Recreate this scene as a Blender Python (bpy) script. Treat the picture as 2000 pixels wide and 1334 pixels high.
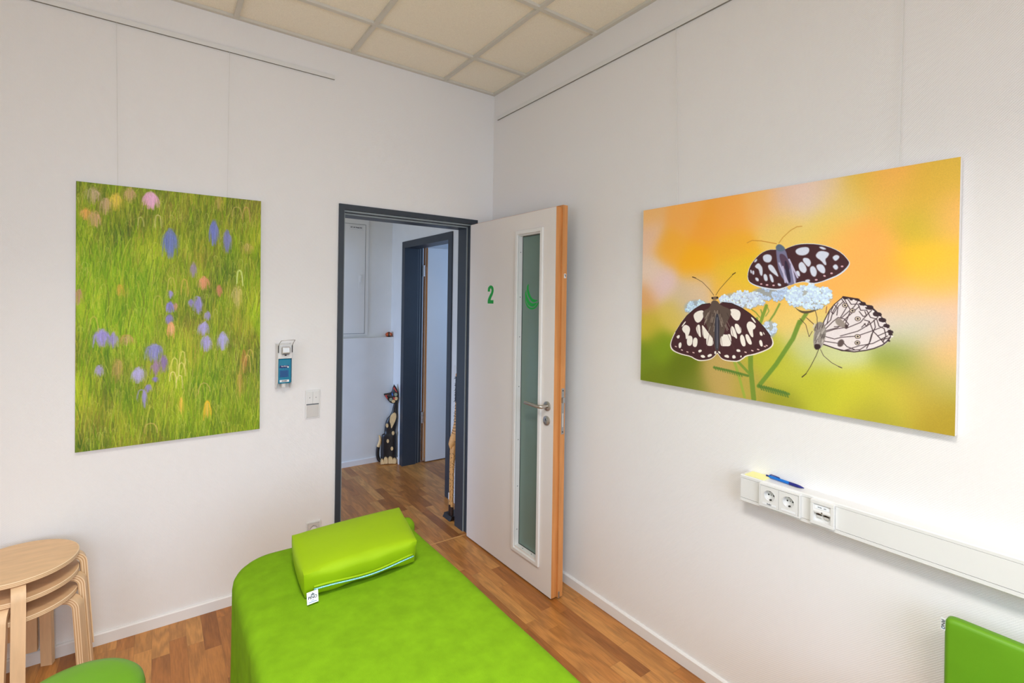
import bpy, bmesh, math, random
import numpy as np
from mathutils import Vector, Matrix

for o in list(bpy.data.objects):
    bpy.data.objects.remove(o)
scene = bpy.context.scene
COL = scene.collection

# ------------------------------------------------------------------ camera
# room frame: the wall with the doorway is y=0, the wall with the butterfly canvas is x=0, floor z=0
yaw, pitch, roll = 0.59744, -0.00077, 0.01411
cf = Vector((math.sin(yaw)*math.cos(pitch), math.cos(yaw)*math.cos(pitch), math.sin(pitch)))
cr = cf.cross(Vector((0, 0, 1))).normalized()
cu = cr.cross(cf)
cr2 = cr*math.cos(roll) + cu*math.sin(roll)
cu2 = -cr*math.sin(roll) + cu*math.cos(roll)
cam_data = bpy.data.cameras.new('camera')
cam = bpy.data.objects.new('camera', cam_data)
COL.objects.link(cam)
cam.matrix_world = Matrix((
    (cr2.x, cu2.x, -cf.x, -1.9903),
    (cr2.y, cu2.y, -cf.y, -2.9271),
    (cr2.z, cu2.z, -cf.z, 1.6356),
    (0, 0, 0, 1)))
cam_data.sensor_width = 36.0
cam_data.lens = 959.56/2000*36
cam_data.shift_x = (1000-960.07)/2000
cam_data.shift_y = -(667-588.11)/2000
cam_data.clip_start = 0.02
scene.camera = cam

# ------------------------------------------------------------------ world, daylight, exposure
world = bpy.data.worlds.new('world')
scene.world = world
world.use_nodes = True
bgn = world.node_tree.nodes['Background']
bgn.inputs[0].default_value = (0.75, 0.86, 1.0, 1)
bgn.inputs[1].default_value = 1.5

def area(name, loc, target, sx, sy, watts, color, spread=math.pi):
    l = bpy.data.lights.new(name, 'AREA')
    l.shape = 'RECTANGLE'; l.size = sx; l.size_y = sy
    l.energy = watts; l.color = color; l.spread = spread
    o = bpy.data.objects.new(name, l)
    COL.objects.link(o)
    o.location = loc
    d = Vector(target) - Vector(loc)
    o.rotation_euler = d.to_track_quat('-Z', 'Y').to_euler()
    return o

# daylight entering through the window behind the photographer, the side window, and the next room's window
area('daylight_window', (-1.75, -4.80, 1.75), (-1.6, -1.6, 0.2), 1.9, 1.5, 34, (0.66, 0.80, 1.0), math.radians(125))
area('daylight_side_window', (-3.80, -2.7, 1.75), (-1.2, -1.7, 0.2), 1.5, 1.4, 9, (0.66, 0.80, 1.0), math.radians(125))
PANEL_W, PANEL_C = (37, 22), (1.0, 0.972, 0.915)
area('daylight_next_room', (2.2, 0.02, 1.6), (1.0, 2.5, 1.2), 1.6, 1.4, 31, (0.26, 0.52, 1.0))
area('corridor_fill_light', (-3.16, 1.05, 0.95), (0, 1.7, 0.2), 1.0, 0.6, 15, (0.38, 0.58, 1.0), math.radians(100))  # added fill lamp for the corridor, no source known there

vs = scene.view_settings
vs.view_transform = 'Standard'
vs.look = 'None'
vs.gamma = 1.0
vs.use_curve_mapping = False
vs.exposure = 0.09

# ------------------------------------------------------------------ helpers
def lin(c):
    return tuple(((x/255)/12.92 if x/255 <= 0.04045 else ((x/255+0.055)/1.055)**2.4) for x in c[:3])

def new_mat(name):
    m = bpy.data.materials.new(name)
    m.use_nodes = True
    return m, m.node_tree.nodes, m.node_tree.links, m.node_tree.nodes['Principled BSDF']

def mat(name, col, rough=0.6, metal=0.0, noise=0.0, nscale=40.0, bump=0.0, bscale=200.0, spec=0.5, sheen=0.0, stretch=None):
    """col in linear rgb; optional colour mottling and fine relief, both procedural"""
    m, N, L, b = new_mat(name)
    b.inputs['Base Color'].default_value = (*col, 1)
    b.inputs['Roughness'].default_value = rough
    b.inputs['Metallic'].default_value = metal
    b.inputs['Specular IOR Level'].default_value = spec
    if sheen:
        b.inputs['Sheen Weight'].default_value = sheen
    tc = N.new('ShaderNodeTexCoord')
    src = tc.outputs['Object']
    if stretch:
        mp = N.new('ShaderNodeMapping'); mp.inputs['Scale'].default_value = stretch
        L.new(src, mp.inputs[0]); src = mp.outputs[0]
    if noise:
        n = N.new('ShaderNodeTexNoise'); n.inputs['Scale'].default_value = nscale; n.inputs['Detail'].default_value = 6
        L.new(src, n.inputs[0])
        r = N.new('ShaderNodeValToRGB')
        r.color_ramp.elements[0].position = 0.3; r.color_ramp.elements[1].position = 0.7
        r.color_ramp.elements[0].color = (*[max(0, c*(1-noise)) for c in col], 1)
        r.color_ramp.elements[1].color = (*[min(1, c*(1+noise)) for c in col], 1)
        L.new(n.outputs['Fac'], r.inputs[0]); L.new(r.outputs[0], b.inputs['Base Color'])
    if bump:
        n = N.new('ShaderNodeTexNoise'); n.inputs['Scale'].default_value = bscale; n.inputs['Detail'].default_value = 4
        L.new(src, n.inputs[0])
        bp = N.new('ShaderNodeBump'); bp.inputs['Strength'].default_value = bump; bp.inputs['Distance'].default_value = 0.002
        L.new(n.outputs['Fac'], bp.inputs['Height']); L.new(bp.outputs[0], b.inputs['Normal'])
    return m

def wallpaper(name, col):
    """painted glass-fibre wallpaper: a fine diagonal weave in relief"""
    m, N, L, b = new_mat(name)
    b.inputs['Base Color'].default_value = (*col, 1)
    b.inputs['Roughness'].default_value = 0.62
    b.inputs['Specular IOR Level'].default_value = 0.3
    tc = N.new('ShaderNodeTexCoord')
    sep = N.new('ShaderNodeSeparateXYZ'); L.new(tc.outputs['Object'], sep.inputs[0])
    def mth(op, a, c):
        n = N.new('ShaderNodeMath'); n.operation = op
        for i, v in enumerate((a, c)):
            if isinstance(v, (int, float)): n.inputs[i].default_value = v
            elif v is not None: L.new(v, n.inputs[i])
        return n.outputs[0]
    h = mth('ADD', sep.outputs[0], sep.outputs[1])
    z = sep.outputs[2]
    k = 2*math.pi/0.0062
    s1 = mth('SINE', mth('MULTIPLY', mth('ADD', mth('MULTIPLY', h, 1.0), z), k*0.8), None)
    s2 = mth('SINE', mth('MULTIPLY', mth('SUBTRACT', mth('MULTIPLY', h, 1.0), z), k*0.8), None)
    hgt = mth('ADD', mth('MULTIPLY', s1, 0.55), mth('MULTIPLY', mth('MULTIPLY', s1, s2), 0.45))
    bp = N.new('ShaderNodeBump'); bp.inputs['Strength'].default_value = 0.33; bp.inputs['Distance'].default_value = 0.0011
    L.new(hgt, bp.inputs['Height']); L.new(bp.outputs[0], b.inputs['Normal'])
    return m

def parquet(name):
    """oak strip parquet, strips running along y, every strip its own tone with stretched grain"""
    m, N, L, b = new_mat(name)
    tc = N.new('ShaderNodeTexCoord')
    sep = N.new('ShaderNodeSeparateXYZ'); L.new(tc.outputs['Object'], sep.inputs[0])
    def mth(op, a, c=None):
        n = N.new('ShaderNodeMath'); n.operation = op
        for i, v in enumerate((a, c)):
            if isinstance(v, (int, float)): n.inputs[i].default_value = v
            elif v is not None: L.new(v, n.inputs[i])
        return n.outputs[0]
    W = 0.068
    sx = mth('DIVIDE', mth('ADD', sep.outputs[0], 20.013), W)
    col = mth('FLOOR', sx)
    wn = N.new('ShaderNodeTexWhiteNoise'); wn.noise_dimensions = '1D'; L.new(col, wn.inputs['W'])
    ln = mth('ADD', mth('MULTIPLY', wn.outputs['Value'], 0.22), 0.42)
    sy = mth('DIVIDE', mth('ADD', mth('ADD', sep.outputs[1], 30.0), mth('MULTIPLY', wn.outputs['Value'], 7.3)), ln)
    row = mth('FLOOR', sy)
    cmb = N.new('ShaderNodeCombineXYZ'); L.new(col, cmb.inputs[0]); L.new(row, cmb.inputs[1])
    w2 = N.new('ShaderNodeTexWhiteNoise'); w2.noise_dimensions = '2D'; L.new(cmb.outputs[0], w2.inputs['Vector'])
    ramp = N.new('ShaderNodeValToRGB')
    e = ramp.color_ramp.elements
    e[0].position = 0; e[0].color = (*lin((160, 98, 44)), 1)
    e[1].position = 1; e[1].color = (*lin((208, 146, 78)), 1)
    for p, c in ((0.25, (180, 114, 54)), (0.55, (192, 126, 62)), (0.8, (202, 138, 72))):
        x = e.new(p); x.color = (*lin(c), 1)
    L.new(w2.outputs['Value'], ramp.inputs[0])
    # grain
    off = N.new('ShaderNodeVectorMath'); off.operation = 'SCALE'; L.new(w2.outputs['Color'], off.inputs[0]); off.inputs['Scale'].default_value = 9
    add = N.new('ShaderNodeVectorMath'); add.operation = 'ADD'; L.new(tc.outputs['Object'], add.inputs[0]); L.new(off.outputs[0], add.inputs[1])
    mp = N.new('ShaderNodeMapping'); mp.inputs['Scale'].default_value = (1.0, 0.07, 1.0); L.new(add.outputs[0], mp.inputs[0])
    n1 = N.new('ShaderNodeTexNoise'); n1.inputs['Scale'].default_value = 170; n1.inputs['Detail'].default_value = 8; n1.inputs['Roughness'].default_value = 0.65; L.new(mp.outputs[0], n1.inputs[0])
    mp2 = N.new('ShaderNodeMapping'); mp2.inputs['Scale'].default_value = (1.0, 0.16, 1.0); L.new(add.outputs[0], mp2.inputs[0])
    wv = N.new('ShaderNodeTexWave'); wv.wave_type = 'RINGS'; wv.inputs['Scale'].default_value = 14; wv.inputs['Distortion'].default_value = 9; wv.inputs['Detail'].default_value = 3; wv.inputs['Detail Scale'].default_value = 1.4; L.new(mp2.outputs[0], wv.inputs[0])
    g = mth('ADD', mth('MULTIPLY', n1.outputs['Fac'], 0.62), mth('MULTIPLY', wv.outputs['Fac'], 0.2))
    gr = N.new('ShaderNodeMapRange'); gr.inputs[1].default_value = 0.22; gr.inputs[2].default_value = 0.7; gr.inputs[3].default_value = 0.60; gr.inputs[4].default_value = 1.18
    L.new(g, gr.inputs[0])
    mul = N.new('ShaderNodeVectorMath'); mul.operation = 'SCALE'; L.new(ramp.outputs[0], mul.inputs[0]); L.new(gr.outputs[0], mul.inputs['Scale'])
    # joints
    fx = mth('FRACT', sx); fy = mth('FRACT', sy)
    dx = mth('MINIMUM', fx, mth('SUBTRACT', 1.0, fx)); dy = mth('MULTIPLY', mth('MINIMUM', fy, mth('SUBTRACT', 1.0, fy)), 7.5)
    d = mth('MINIMUM', dx, dy)
    jr = N.new('ShaderNodeMapRange'); jr.inputs[1].default_value = 0.0; jr.inputs[2].default_value = 0.022; jr.inputs[3].default_value = 0.72; jr.inputs[4].default_value = 1.0
    L.new(d, jr.inputs[0])
    mul2 = N.new('ShaderNodeVectorMath'); mul2.operation = 'SCALE'; L.new(mul.outputs[0], mul2.inputs[0]); L.new(jr.outputs[0], mul2.inputs['Scale'])
    L.new(mul2.outputs[0], b.inputs['Base Color'])
    b.inputs['Roughness'].default_value = 0.36
    b.inputs['Specular IOR Level'].default_value = 0.42
    bp = N.new('ShaderNodeBump'); bp.inputs['Strength'].default_value = 0.12; bp.inputs['Distance'].default_value = 0.001
    L.new(n1.outputs['Fac'], bp.inputs['Height']); L.new(bp.outputs[0], b.inputs['Normal'])
    return m

def attr_mat(name, attr='paint', gain=1.0, rough=0.55, weave=0.0, spec=0.4):
    m, N, L, b = new_mat(name)
    a = N.new('ShaderNodeAttribute'); a.attribute_name = attr
    mu = N.new('ShaderNodeVectorMath'); mu.operation = 'SCALE'; mu.inputs['Scale'].default_value = gain
    L.new(a.outputs['Color'], mu.inputs[0]); L.new(mu.outputs[0], b.inputs['Base Color'])
    b.inputs['Roughness'].default_value = rough
    b.inputs['Specular IOR Level'].default_value = spec
    if weave:
        tc = N.new('ShaderNodeTexCoord')
        n = N.new('ShaderNodeTexNoise'); n.inputs['Scale'].default_value = 900
        L.new(tc.outputs['Object'], n.inputs[0])
        bp = N.new('ShaderNodeBump'); bp.inputs['Strength'].default_value = weave; bp.inputs['Distance'].default_value = 0.0005
        L.new(n.outputs['Fac'], bp.inputs['Height']); L.new(bp.outputs[0], b.inputs['Normal'])
    return m

def ply_mat(name):
    """edge of bent plywood: the layers follow the 'ply' attribute (0..1 across the thickness)"""
    m, N, L, b = new_mat(name)
    a = N.new('ShaderNodeAttribute'); a.attribute_name = 'ply'
    mu = N.new('ShaderNodeMath'); mu.operation = 'MULTIPLY'; mu.inputs[1].default_value = 3.0; L.new(a.outputs['Fac'], mu.inputs[0])
    fr = N.new('ShaderNodeMath'); fr.operation = 'FRACT'; L.new(mu.outputs[0], fr.inputs[0])
    r = N.new('ShaderNodeValToRGB'); e = r.color_ramp.elements
    r.color_ramp.interpolation = 'EASE'
    e[0].position = 0.0; e[0].color = (*lin((240, 212, 176)), 1)
    e[1].position = 1.0; e[1].color = (*lin((240, 212, 176)), 1)
    x = e.new(0.42); x.color = (*lin((236, 206, 166)), 1)
    x = e.new(0.55); x.color = (*lin((200, 156, 110)), 1)
    x = e.new(0.86); x.color = (*lin((206, 164, 118)), 1)
    L.new(fr.outputs[0], r.inputs[0]); L.new(r.outputs[0], b.inputs['Base Color'])
    b.inputs['Roughness'].default_value = 0.5
    return m

def finish(name, bm, m, parent=None, smooth=None, bevel=0.0, seg=2):
    me = bpy.data.meshes.new(name)
    bmesh.ops.recalc_face_normals(bm, faces=bm.faces)
    bm.to_mesh(me); bm.free()
    o = bpy.data.objects.new(name, me)
    COL.objects.link(o)
    for x in (m if isinstance(m, (list, tuple)) else [m]):
        me.materials.append(x)
    if bevel:
        bv = o.modifiers.new('bevel', 'BEVEL'); bv.width = bevel; bv.segments = seg
        bv.limit_method = 'ANGLE'; bv.angle_limit = math.radians(35)
    if smooth is not None:
        for p in me.polygons: p.use_smooth = True
        if smooth < 3:
            try:
                me.set_sharp_from_angle(angle=smooth)
            except Exception:
                pass
    if parent is not None:
        o.parent = parent
        o.matrix_parent_inverse = parent_world(parent).inverted()
    return o

def parent_world(p):
    return WORLD.get(p.name, Matrix.Identity(4))

WORLD = {}

def tag(o, label, cat, group=None):
    o['label'] = label; o['category'] = cat
    if group: o['group'] = group
    return o

def thing(name, loc, label, cat, group=None):
    o = bpy.data.objects.new(name, None)
    COL.objects.link(o)
    o.empty_display_size = 0.1
    o.location = loc
    WORLD[o.name] = Matrix.Translation(Vector(loc))
    return tag(o, label, cat, group)

def struct(name, bm, m, parent=None, **k):
    o = finish(name, bm, m, parent, **k)
    o['kind'] = 'structure'
    return o

def B(*boxes):
    bm = bmesh.new()
    for b in boxes: add_box(bm, *b)
    return bm

def add_box(bm, x0, x1, y0, y1, z0, z1, mi=0):
    v = [bm.verts.new((x, y, z)) for x in (x0, x1) for y in (y0, y1) for z in (z0, z1)]
    fs = [(0, 1, 3, 2), (4, 6, 7, 5), (0, 4, 5, 1), (2, 3, 7, 6), (0, 2, 6, 4), (1, 5, 7, 3)]
    for f in fs:
        fc = bm.faces.new([v[i] for i in f]); fc.material_index = mi
    return v

def add_prism(bm, pts, fn, t0, t1, mi=0):
    """pts 2D outline; fn(a, b, t) -> xyz; extruded from t0 to t1"""
    a = [bm.verts.new(fn(x, y, t0)) for x, y in pts]
    c = [bm.verts.new(fn(x, y, t1)) for x, y in pts]
    n = len(pts)
    f1 = bm.faces.new(a); f2 = bm.faces.new(c[::-1]); f1.material_index = f2.material_index = mi
    for i in range(n):
        f = bm.faces.new((a[i], c[i], c[(i+1) % n], a[(i+1) % n])); f.material_index = mi

def frame_of(d):
    d = Vector(d).normalized()
    u = d.cross(Vector((0, 0, 1)))
    if u.length < 1e-3: u = d.cross(Vector((1, 0, 0)))
    u.normalize()
    return u, d.cross(u).normalized()

def add_cyl(bm, p0, p1, r0, r1=None, seg=24, mi=0):
    r1 = r0 if r1 is None else r1
    p0, p1 = Vector(p0), Vector(p1)
    u, v = frame_of(p1-p0)
    a = [bm.verts.new(p0 + (u*math.cos(t)+v*math.sin(t))*r0) for t in [2*math.pi*i/seg for i in range(seg)]]
    c = [bm.verts.new(p1 + (u*math.cos(t)+v*math.sin(t))*r1) for t in [2*math.pi*i/seg for i in range(seg)]]
    f1 = bm.faces.new(a); f2 = bm.faces.new(c[::-1]); f1.material_index = f2.material_index = mi
    for i in range(seg):
        f = bm.faces.new((a[i], c[i], c[(i+1) % seg], a[(i+1) % seg])); f.material_index = mi

def add_tube(bm, pts, rad, seg=12, squash=None, mi=0):
    pts = [Vector(p) for p in pts]
    n = len(pts)
    rings = []
    pu = None
    for i, p in enumerate(pts):
        d = (pts[min(i+1, n-1)]-pts[max(i-1, 0)])
        u, v = frame_of(d)
        if pu is not None:
            u = (pu - d.normalized()*pu.dot(d.normalized())).normalized()
            v = d.normalized().cross(u).normalized()
        pu = u
        r = rad[i] if isinstance(rad, (list, tuple)) else rad
        rings.append([bm.verts.new(p + (u*math.cos(2*math.pi*k/seg)+v*math.sin(2*math.pi*k/seg))*r) for k in range(seg)])
    for a, c in zip(rings, rings[1:]):
        for k in range(seg):
            f = bm.faces.new((a[k], c[k], c[(k+1) % seg], a[(k+1) % seg])); f.material_index = mi
    f1 = bm.faces.new(rings[0]); f2 = bm.faces.new(rings[-1][::-1]); f1.material_index = f2.material_index = mi

def add_lathe(bm, prof, c, axis='z', seg=40, mi=0):
    cx, cy, cz = c
    def P(r, h, t):
        a, b_ = r*math.cos(t), r*math.sin(t)
        if axis == 'z': return (cx+a, cy+b_, cz+h)
        if axis == 'y': return (cx+a, cy+h, cz+b_)
        return (cx+h, cy+a, cz+b_)
    rings = []
    for r, h in prof:
        if r < 1e-6: rings.append([bm.verts.new(P(0, h, 0))])
        else: rings.append([bm.verts.new(P(r, h, 2*math.pi*k/seg)) for k in range(seg)])
    for a, d in zip(rings, rings[1:]):
        for k in range(seg):
            k2 = (k+1) % seg
            if len(a) == 1 and len(d) == 1: continue
            if len(a) == 1: f = bm.faces.new((a[0], d[k], d[k2]))
            elif len(d) == 1: f = bm.faces.new((a[k], d[0], a[k2]))
            else: f = bm.faces.new((a[k], d[k], d[k2], a[k2]))
            f.material_index = mi
    for rg in (rings[0], rings[-1]):
        if len(rg) > 1:
            f = bm.faces.new(rg); f.material_index = mi

def add_ball(bm, c, rx, ry, rz, rot=None, seg=20, mi=0):
    M = Matrix.Translation(Vector(c)) @ (rot.to_4x4() if rot else Matrix.Identity(4)) @ Matrix.Diagonal((rx, ry, rz, 1))
    r = bmesh.ops.create_uvsphere(bm, u_segments=seg, v_segments=max(8, seg//2), radius=1, matrix=M)
    for v in r['verts']:
        for f in v.link_faces: f.material_index = mi

def text_mesh(name, s, size, origin, right, up, m, parent, depth=0.0004, bold=0.0, sx=1.0, align='CENTER'):
    cu_ = bpy.data.curves.new(name, 'FONT')
    cu_.body = s; cu_.size = size; cu_.extrude = depth; cu_.offset = bold
    cu_.align_x = align; cu_.align_y = 'CENTER'
    tmp = bpy.data.objects.new(name+'_tmp', cu_)
    me = bpy.data.meshes.new_from_object(tmp)
    bpy.data.objects.remove(tmp); bpy.data.curves.remove(cu_)
    r, u = Vector(right).normalized(), Vector(up).normalized()
    n = r.cross(u)
    M = Matrix(((r.x*sx, u.x, n.x, origin[0]), (r.y*sx, u.y, n.y, origin[1]), (r.z*sx, u.z, n.z, origin[2]), (0, 0, 0, 1)))
    me.transform(M)
    me.name = name
    o = bpy.data.objects.new(name, me)
    COL.objects.link(o)
    me.materials.clear(); me.materials.append(m)
    if parent is not None:
        o.parent = parent; o.matrix_parent_inverse = WORLD[parent.name].inverted() if parent.name in WORLD else Matrix.Identity(4)
    return o
BUTTERFLY_ART = [
('s',(150,170,60),[(464,667),(491,738),(517,825)],15.3),
('s',(110,140,45),[(536,557),(539,701),(554,826)],27.2),
('s',(120,150,50),[(596,454),(577,514),(545,587)],17.0),
('s',(120,150,60),[(561,505),(553,546),(545,601)],13.6),
('s',(105,140,45),[(717,511),(695,575),(636,679),(572,772)],22.1),
('s',(110,140,50),[(740,478),(719,515)],18.7),
('s',(115,145,50),[(473,671),(505,701),(541,733)],15.3),
('s',(90,125,45),[(383,722),(451,727),(529,737)],13.6),
('s',(90,125,45),[(572,772),(627,777),(684,784)],13.6),
('s',(80,115,45),[(574,766),(584,784)],6.8),
('s',(85,120,45),[(385,717),(392,731)],5.1),
('s',(80,115,45),[(583,767),(593,785)],6.8),
('s',(85,120,45),[(396,718),(403,732)],5.1),
('s',(80,115,45),[(593,768),(603,787)],6.8),
('s',(85,120,45),[(406,719),(413,733)],5.1),
('s',(80,115,45),[(602,769),(612,788)],6.8),
('s',(85,120,45),[(417,720),(424,735)],5.1),
('s',(80,115,45),[(611,770),(621,789)],6.8),
('s',(85,120,45),[(427,722),(434,736)],5.1),
('s',(80,115,45),[(620,771),(629,790)],6.8),
('s',(85,120,45),[(438,723),(445,737)],5.1),
('s',(80,115,45),[(629,772),(638,791)],6.8),
('s',(85,120,45),[(448,724),(455,738)],5.1),
('s',(80,115,45),[(637,773),(647,792)],6.8),
('s',(85,120,45),[(458,725),(465,739)],5.1),
('s',(80,115,45),[(646,774),(656,793)],6.8),
('s',(85,120,45),[(468,727),(475,741)],5.1),
('s',(80,115,45),[(655,775),(664,794)],6.8),
('s',(85,120,45),[(478,728),(485,742)],5.1),
('s',(80,115,45),[(664,776),(673,795)],6.8),
('s',(85,120,45),[(488,729),(495,743)],5.1),
('s',(80,115,45),[(672,778),(682,796)],6.8),
('s',(85,120,45),[(498,730),(505,744)],5.1),
('s',(120,150,60),[(575,471),(580,486),(576,505)],6.4),
('s',(110,140,50),[(536,468),(556,482),(571,500)],5.1),
('s',(120,150,60),[(645,446),(627,484),(609,513)],9.0),
('s',(130,155,70),[(601,461),(606,475),(594,495)],5.1),
('p',(95,80,55),[(686,442),(717,473),(766,467),(806,446),(790,458),(746,481),(717,478)],0.0),
('p',(214,222,236),[(631,237),(599,235),(570,247),(546,270),(526,299),(518,333),(523,360),(547,375),(577,385),(614,392),(639,395),(666,384),(681,375),(707,367),(732,363),(757,373),(781,368),(809,358),(841,344),(863,325),(874,305),(871,294),(850,265),(822,246),(787,231),(747,223),(706,222),(676,231),(658,239)],0.0),
('p',(70,38,42),[(631,238),(599,236),(571,248),(547,271),(528,299),(520,333),(525,357),(548,371),(577,380),(614,387),(637,389),(664,382),(681,373),(707,365),(732,360),(757,369),(781,365),(808,354),(839,340),(860,321),(871,304),(869,294),(849,267),(822,248),(787,233),(747,225),(706,224),(676,232),(658,240)],0.0),
('p',(212,218,234),[(578,258),(595,252),(611,258),(614,272),(607,286),(590,285),(580,275)],1.0),
('p',(212,218,234),[(542,283),(552,269),(558,270),(554,281)],1.0),
('p',(212,218,234),[(547,297),(562,284),(571,294),(579,306),(579,339),(569,334),(564,310),(552,305)],1.0),
('p',(212,218,234),[(529,311),(535,311),(538,326),(532,326)],1.0),
('p',(212,218,234),[(539,313),(547,317),(546,333),(538,329)],1.0),
('p',(212,218,234),[(550,341),(564,346),(565,360),(552,355)],1.0),
('p',(212,218,234),[(581,330),(595,330),(601,358),(586,358)],1.0),
('p',(212,218,234),[(602,328),(616,335),(624,364),(612,363)],1.0),
('p',(212,218,234),[(597,295),(614,293),(632,322),(641,345),(628,336),(604,316)],1.0),
('p',(212,218,234),[(695,247),(710,236),(743,235),(746,255),(731,267),(706,264)],1.0),
('p',(212,218,234),[(725,274),(744,277),(753,295),(744,312),(732,298),(723,285)],1.0),
('p',(212,218,234),[(711,293),(723,287),(740,316),(732,334),(715,324),(709,306)],1.0),
('p',(212,218,234),[(746,312),(760,304),(773,326),(767,348),(753,341)],1.0),
('p',(212,218,234),[(768,302),(788,300),(799,319),(797,336),(785,333),(771,318)],1.0),
('p',(212,218,234),[(766,265),(780,251),(811,261),(806,276),(796,284),(803,304),(796,306),(784,288),(768,276)],1.0),
('p',(212,218,234),[(774,238),(787,238),(803,249),(788,250)],1.0),
('p',(212,218,234),[(819,277),(832,269),(844,278),(831,294),(823,287)],1.0),
('p',(212,218,234),[(819,311),(831,301),(840,316),(831,326)],1.0),
('p',(212,218,234),[(732,356),(749,354),(749,364),(734,366)],1.0),
('p',(212,218,234),[(698,324),(711,320),(717,342),(709,344)],1.0),
('p',(212,218,234),[(635,366),(648,369),(650,378),(639,378)],1.0),
('s',(225,180,190),[(817,335),(819,335)],5.8),
('s',(225,180,190),[(795,343),(797,344)],5.8),
('s',(225,180,190),[(768,357),(771,357)],5.8),
('s',(225,180,190),[(573,369),(576,369)],5.8),
('s',(225,180,190),[(595,373),(599,373)],5.8),
('s',(225,180,190),[(620,375),(623,375)],5.8),
('s',(225,180,190),[(849,312),(851,312)],5.8),
('p',(120,118,150),[(627,229),(638,216),(663,240),(672,277),(694,328),(707,362),(681,378),(664,364),(641,327),(632,280)],1.0),
('p',(88,64,84),[(636,252),(663,259),(681,305),(676,323),(654,309)],1.0),
('s',(196,190,220),[(641,290),(672,364)],5.8),
('s',(196,190,220),[(676,278),(707,347)],5.8),
('s',(196,190,220),[(654,304),(664,364)],5.8),
('s',(196,190,220),[(685,301),(698,365)],5.8),
('p',(48,38,60),[(659,279),(670,286),(686,362),(677,370),(664,323)],1.0),
('p',(92,108,128),[(626,225),(638,215),(656,227),(663,241),(645,248),(629,240)],1.0),
('s',(205,140,50),[(629,215),(571,199),(535,194),(515,202)],3.2),
('s',(205,150,60),[(638,213),(653,192),(679,169),(701,158),(718,158)],3.2),
('p',(238,228,218),[(358,448),(320,453),(283,474),(246,506),(217,541),(187,586),(167,628),(164,651),(173,668),(197,678),(232,685),(270,688),(295,699),(313,703),(343,698),(367,690),(384,677),(396,660),(401,665),(415,682),(435,688),(462,688),(489,686),(510,670),(520,660),(550,652),(580,639),(609,623),(623,610),(627,595),(618,574),(596,544),(569,516),(534,487),(498,463),(456,446),(412,442),(395,455)],0.0),
('p',(70,38,42),[(359,449),(322,454),(286,475),(249,506),(221,540),(192,584),(172,625),(169,648),(179,664),(201,674),(236,681),(273,684),(297,695),(315,698),(344,694),(367,686),(384,673),(396,656),(401,661),(415,678),(434,684),(461,684),(487,682),(507,667),(517,656),(547,648),(576,636),(605,621),(619,608),(622,593),(614,572),(592,543),(566,515),(532,487),(496,464),(455,447),(412,443),(395,456)],0.0),
('p',(240,232,222),[(280,499),(304,482),(333,479),(330,511),(313,533),(298,536),(286,521)],0.0),
('p',(240,232,222),[(221,557),(240,531),(246,534),(227,557)],0.0),
('p',(240,232,222),[(223,565),(240,545),(264,554),(267,573),(252,610),(246,613),(243,586),(233,581)],0.0),
('p',(240,232,222),[(195,603),(214,593),(214,607),(205,614)],0.0),
('p',(240,232,222),[(208,633),(224,626),(224,651),(211,658)],0.0),
('p',(240,232,222),[(252,602),(261,593),(280,597),(278,633),(264,642),(251,635)],0.0),
('p',(240,232,222),[(283,602),(304,601),(303,636),(292,645),(279,638)],0.0),
('p',(240,232,222),[(292,556),(313,536),(318,581),(321,602),(304,587)],0.0),
('p',(240,232,222),[(321,540),(336,553),(356,578),(367,588),(345,605),(327,596)],0.0),
('p',(240,232,222),[(345,584),(373,587),(382,629),(347,634),(345,611)],0.0),
('p',(240,232,222),[(306,657),(321,650),(327,658),(312,667)],0.0),
('p',(240,232,222),[(317,678),(333,672),(345,683),(327,688)],0.0),
('p',(240,232,222),[(350,674),(367,664),(376,671),(356,683)],0.0),
('p',(240,232,222),[(384,652),(393,651),(390,665),(383,663)],0.0),
('p',(240,232,222),[(442,476),(465,467),(496,479),(491,511),(481,519),(465,513),(450,490)],0.0),
('p',(240,232,222),[(534,500),(544,502),(559,523),(551,523)],0.0),
('p',(240,232,222),[(517,532),(532,514),(559,533),(552,548),(544,550),(549,582),(539,580),(527,559)],0.0),
('p',(240,232,222),[(571,556),(581,558),(585,572),(574,573)],0.0),
('p',(240,232,222),[(584,554),(593,567),(588,568)],0.0),
('p',(240,232,222),[(569,593),(580,587),(587,613),(576,616)],0.0),
('p',(240,232,222),[(492,579),(507,570),(520,616),(507,623),(497,608)],0.0),
('p',(240,232,222),[(513,572),(527,569),(545,607),(535,613),(522,601)],0.0),
('p',(240,232,222),[(468,533),(481,529),(499,548),(499,566),(486,574),(476,560)],0.0),
('p',(240,232,222),[(452,544),(465,540),(481,577),(481,595),(471,585),(455,581)],0.0),
('p',(240,232,222),[(409,574),(434,580),(452,572),(458,597),(455,625),(431,627),(409,629)],0.0),
('p',(240,232,222),[(479,635),(494,634),(498,644),(481,646)],0.0),
('p',(240,232,222),[(426,666),(445,660),(451,675),(431,673)],0.0),
('p',(240,232,222),[(462,662),(474,659),(479,672),(463,676)],0.0),
('p',(240,232,222),[(398,651),(408,650),(413,662),(404,659)],0.0),
('p',(240,232,222),[(497,659),(502,658),(502,666),(496,667)],0.0),
('s',(235,200,195),[(224,662),(230,663)],4.5),
('s',(235,200,195),[(252,668),(258,669)],4.5),
('s',(235,200,195),[(282,668),(288,669)],4.5),
('s',(235,200,195),[(192,649),(198,650)],4.5),
('s',(235,200,195),[(515,643),(520,644)],4.5),
('s',(235,200,195),[(542,634),(547,635)],4.5),
('s',(235,200,195),[(565,627),(570,628)],4.5),
('s',(235,200,195),[(598,609),(602,610)],4.5),
('s',(235,200,195),[(591,613),(595,614)],4.5),
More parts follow.
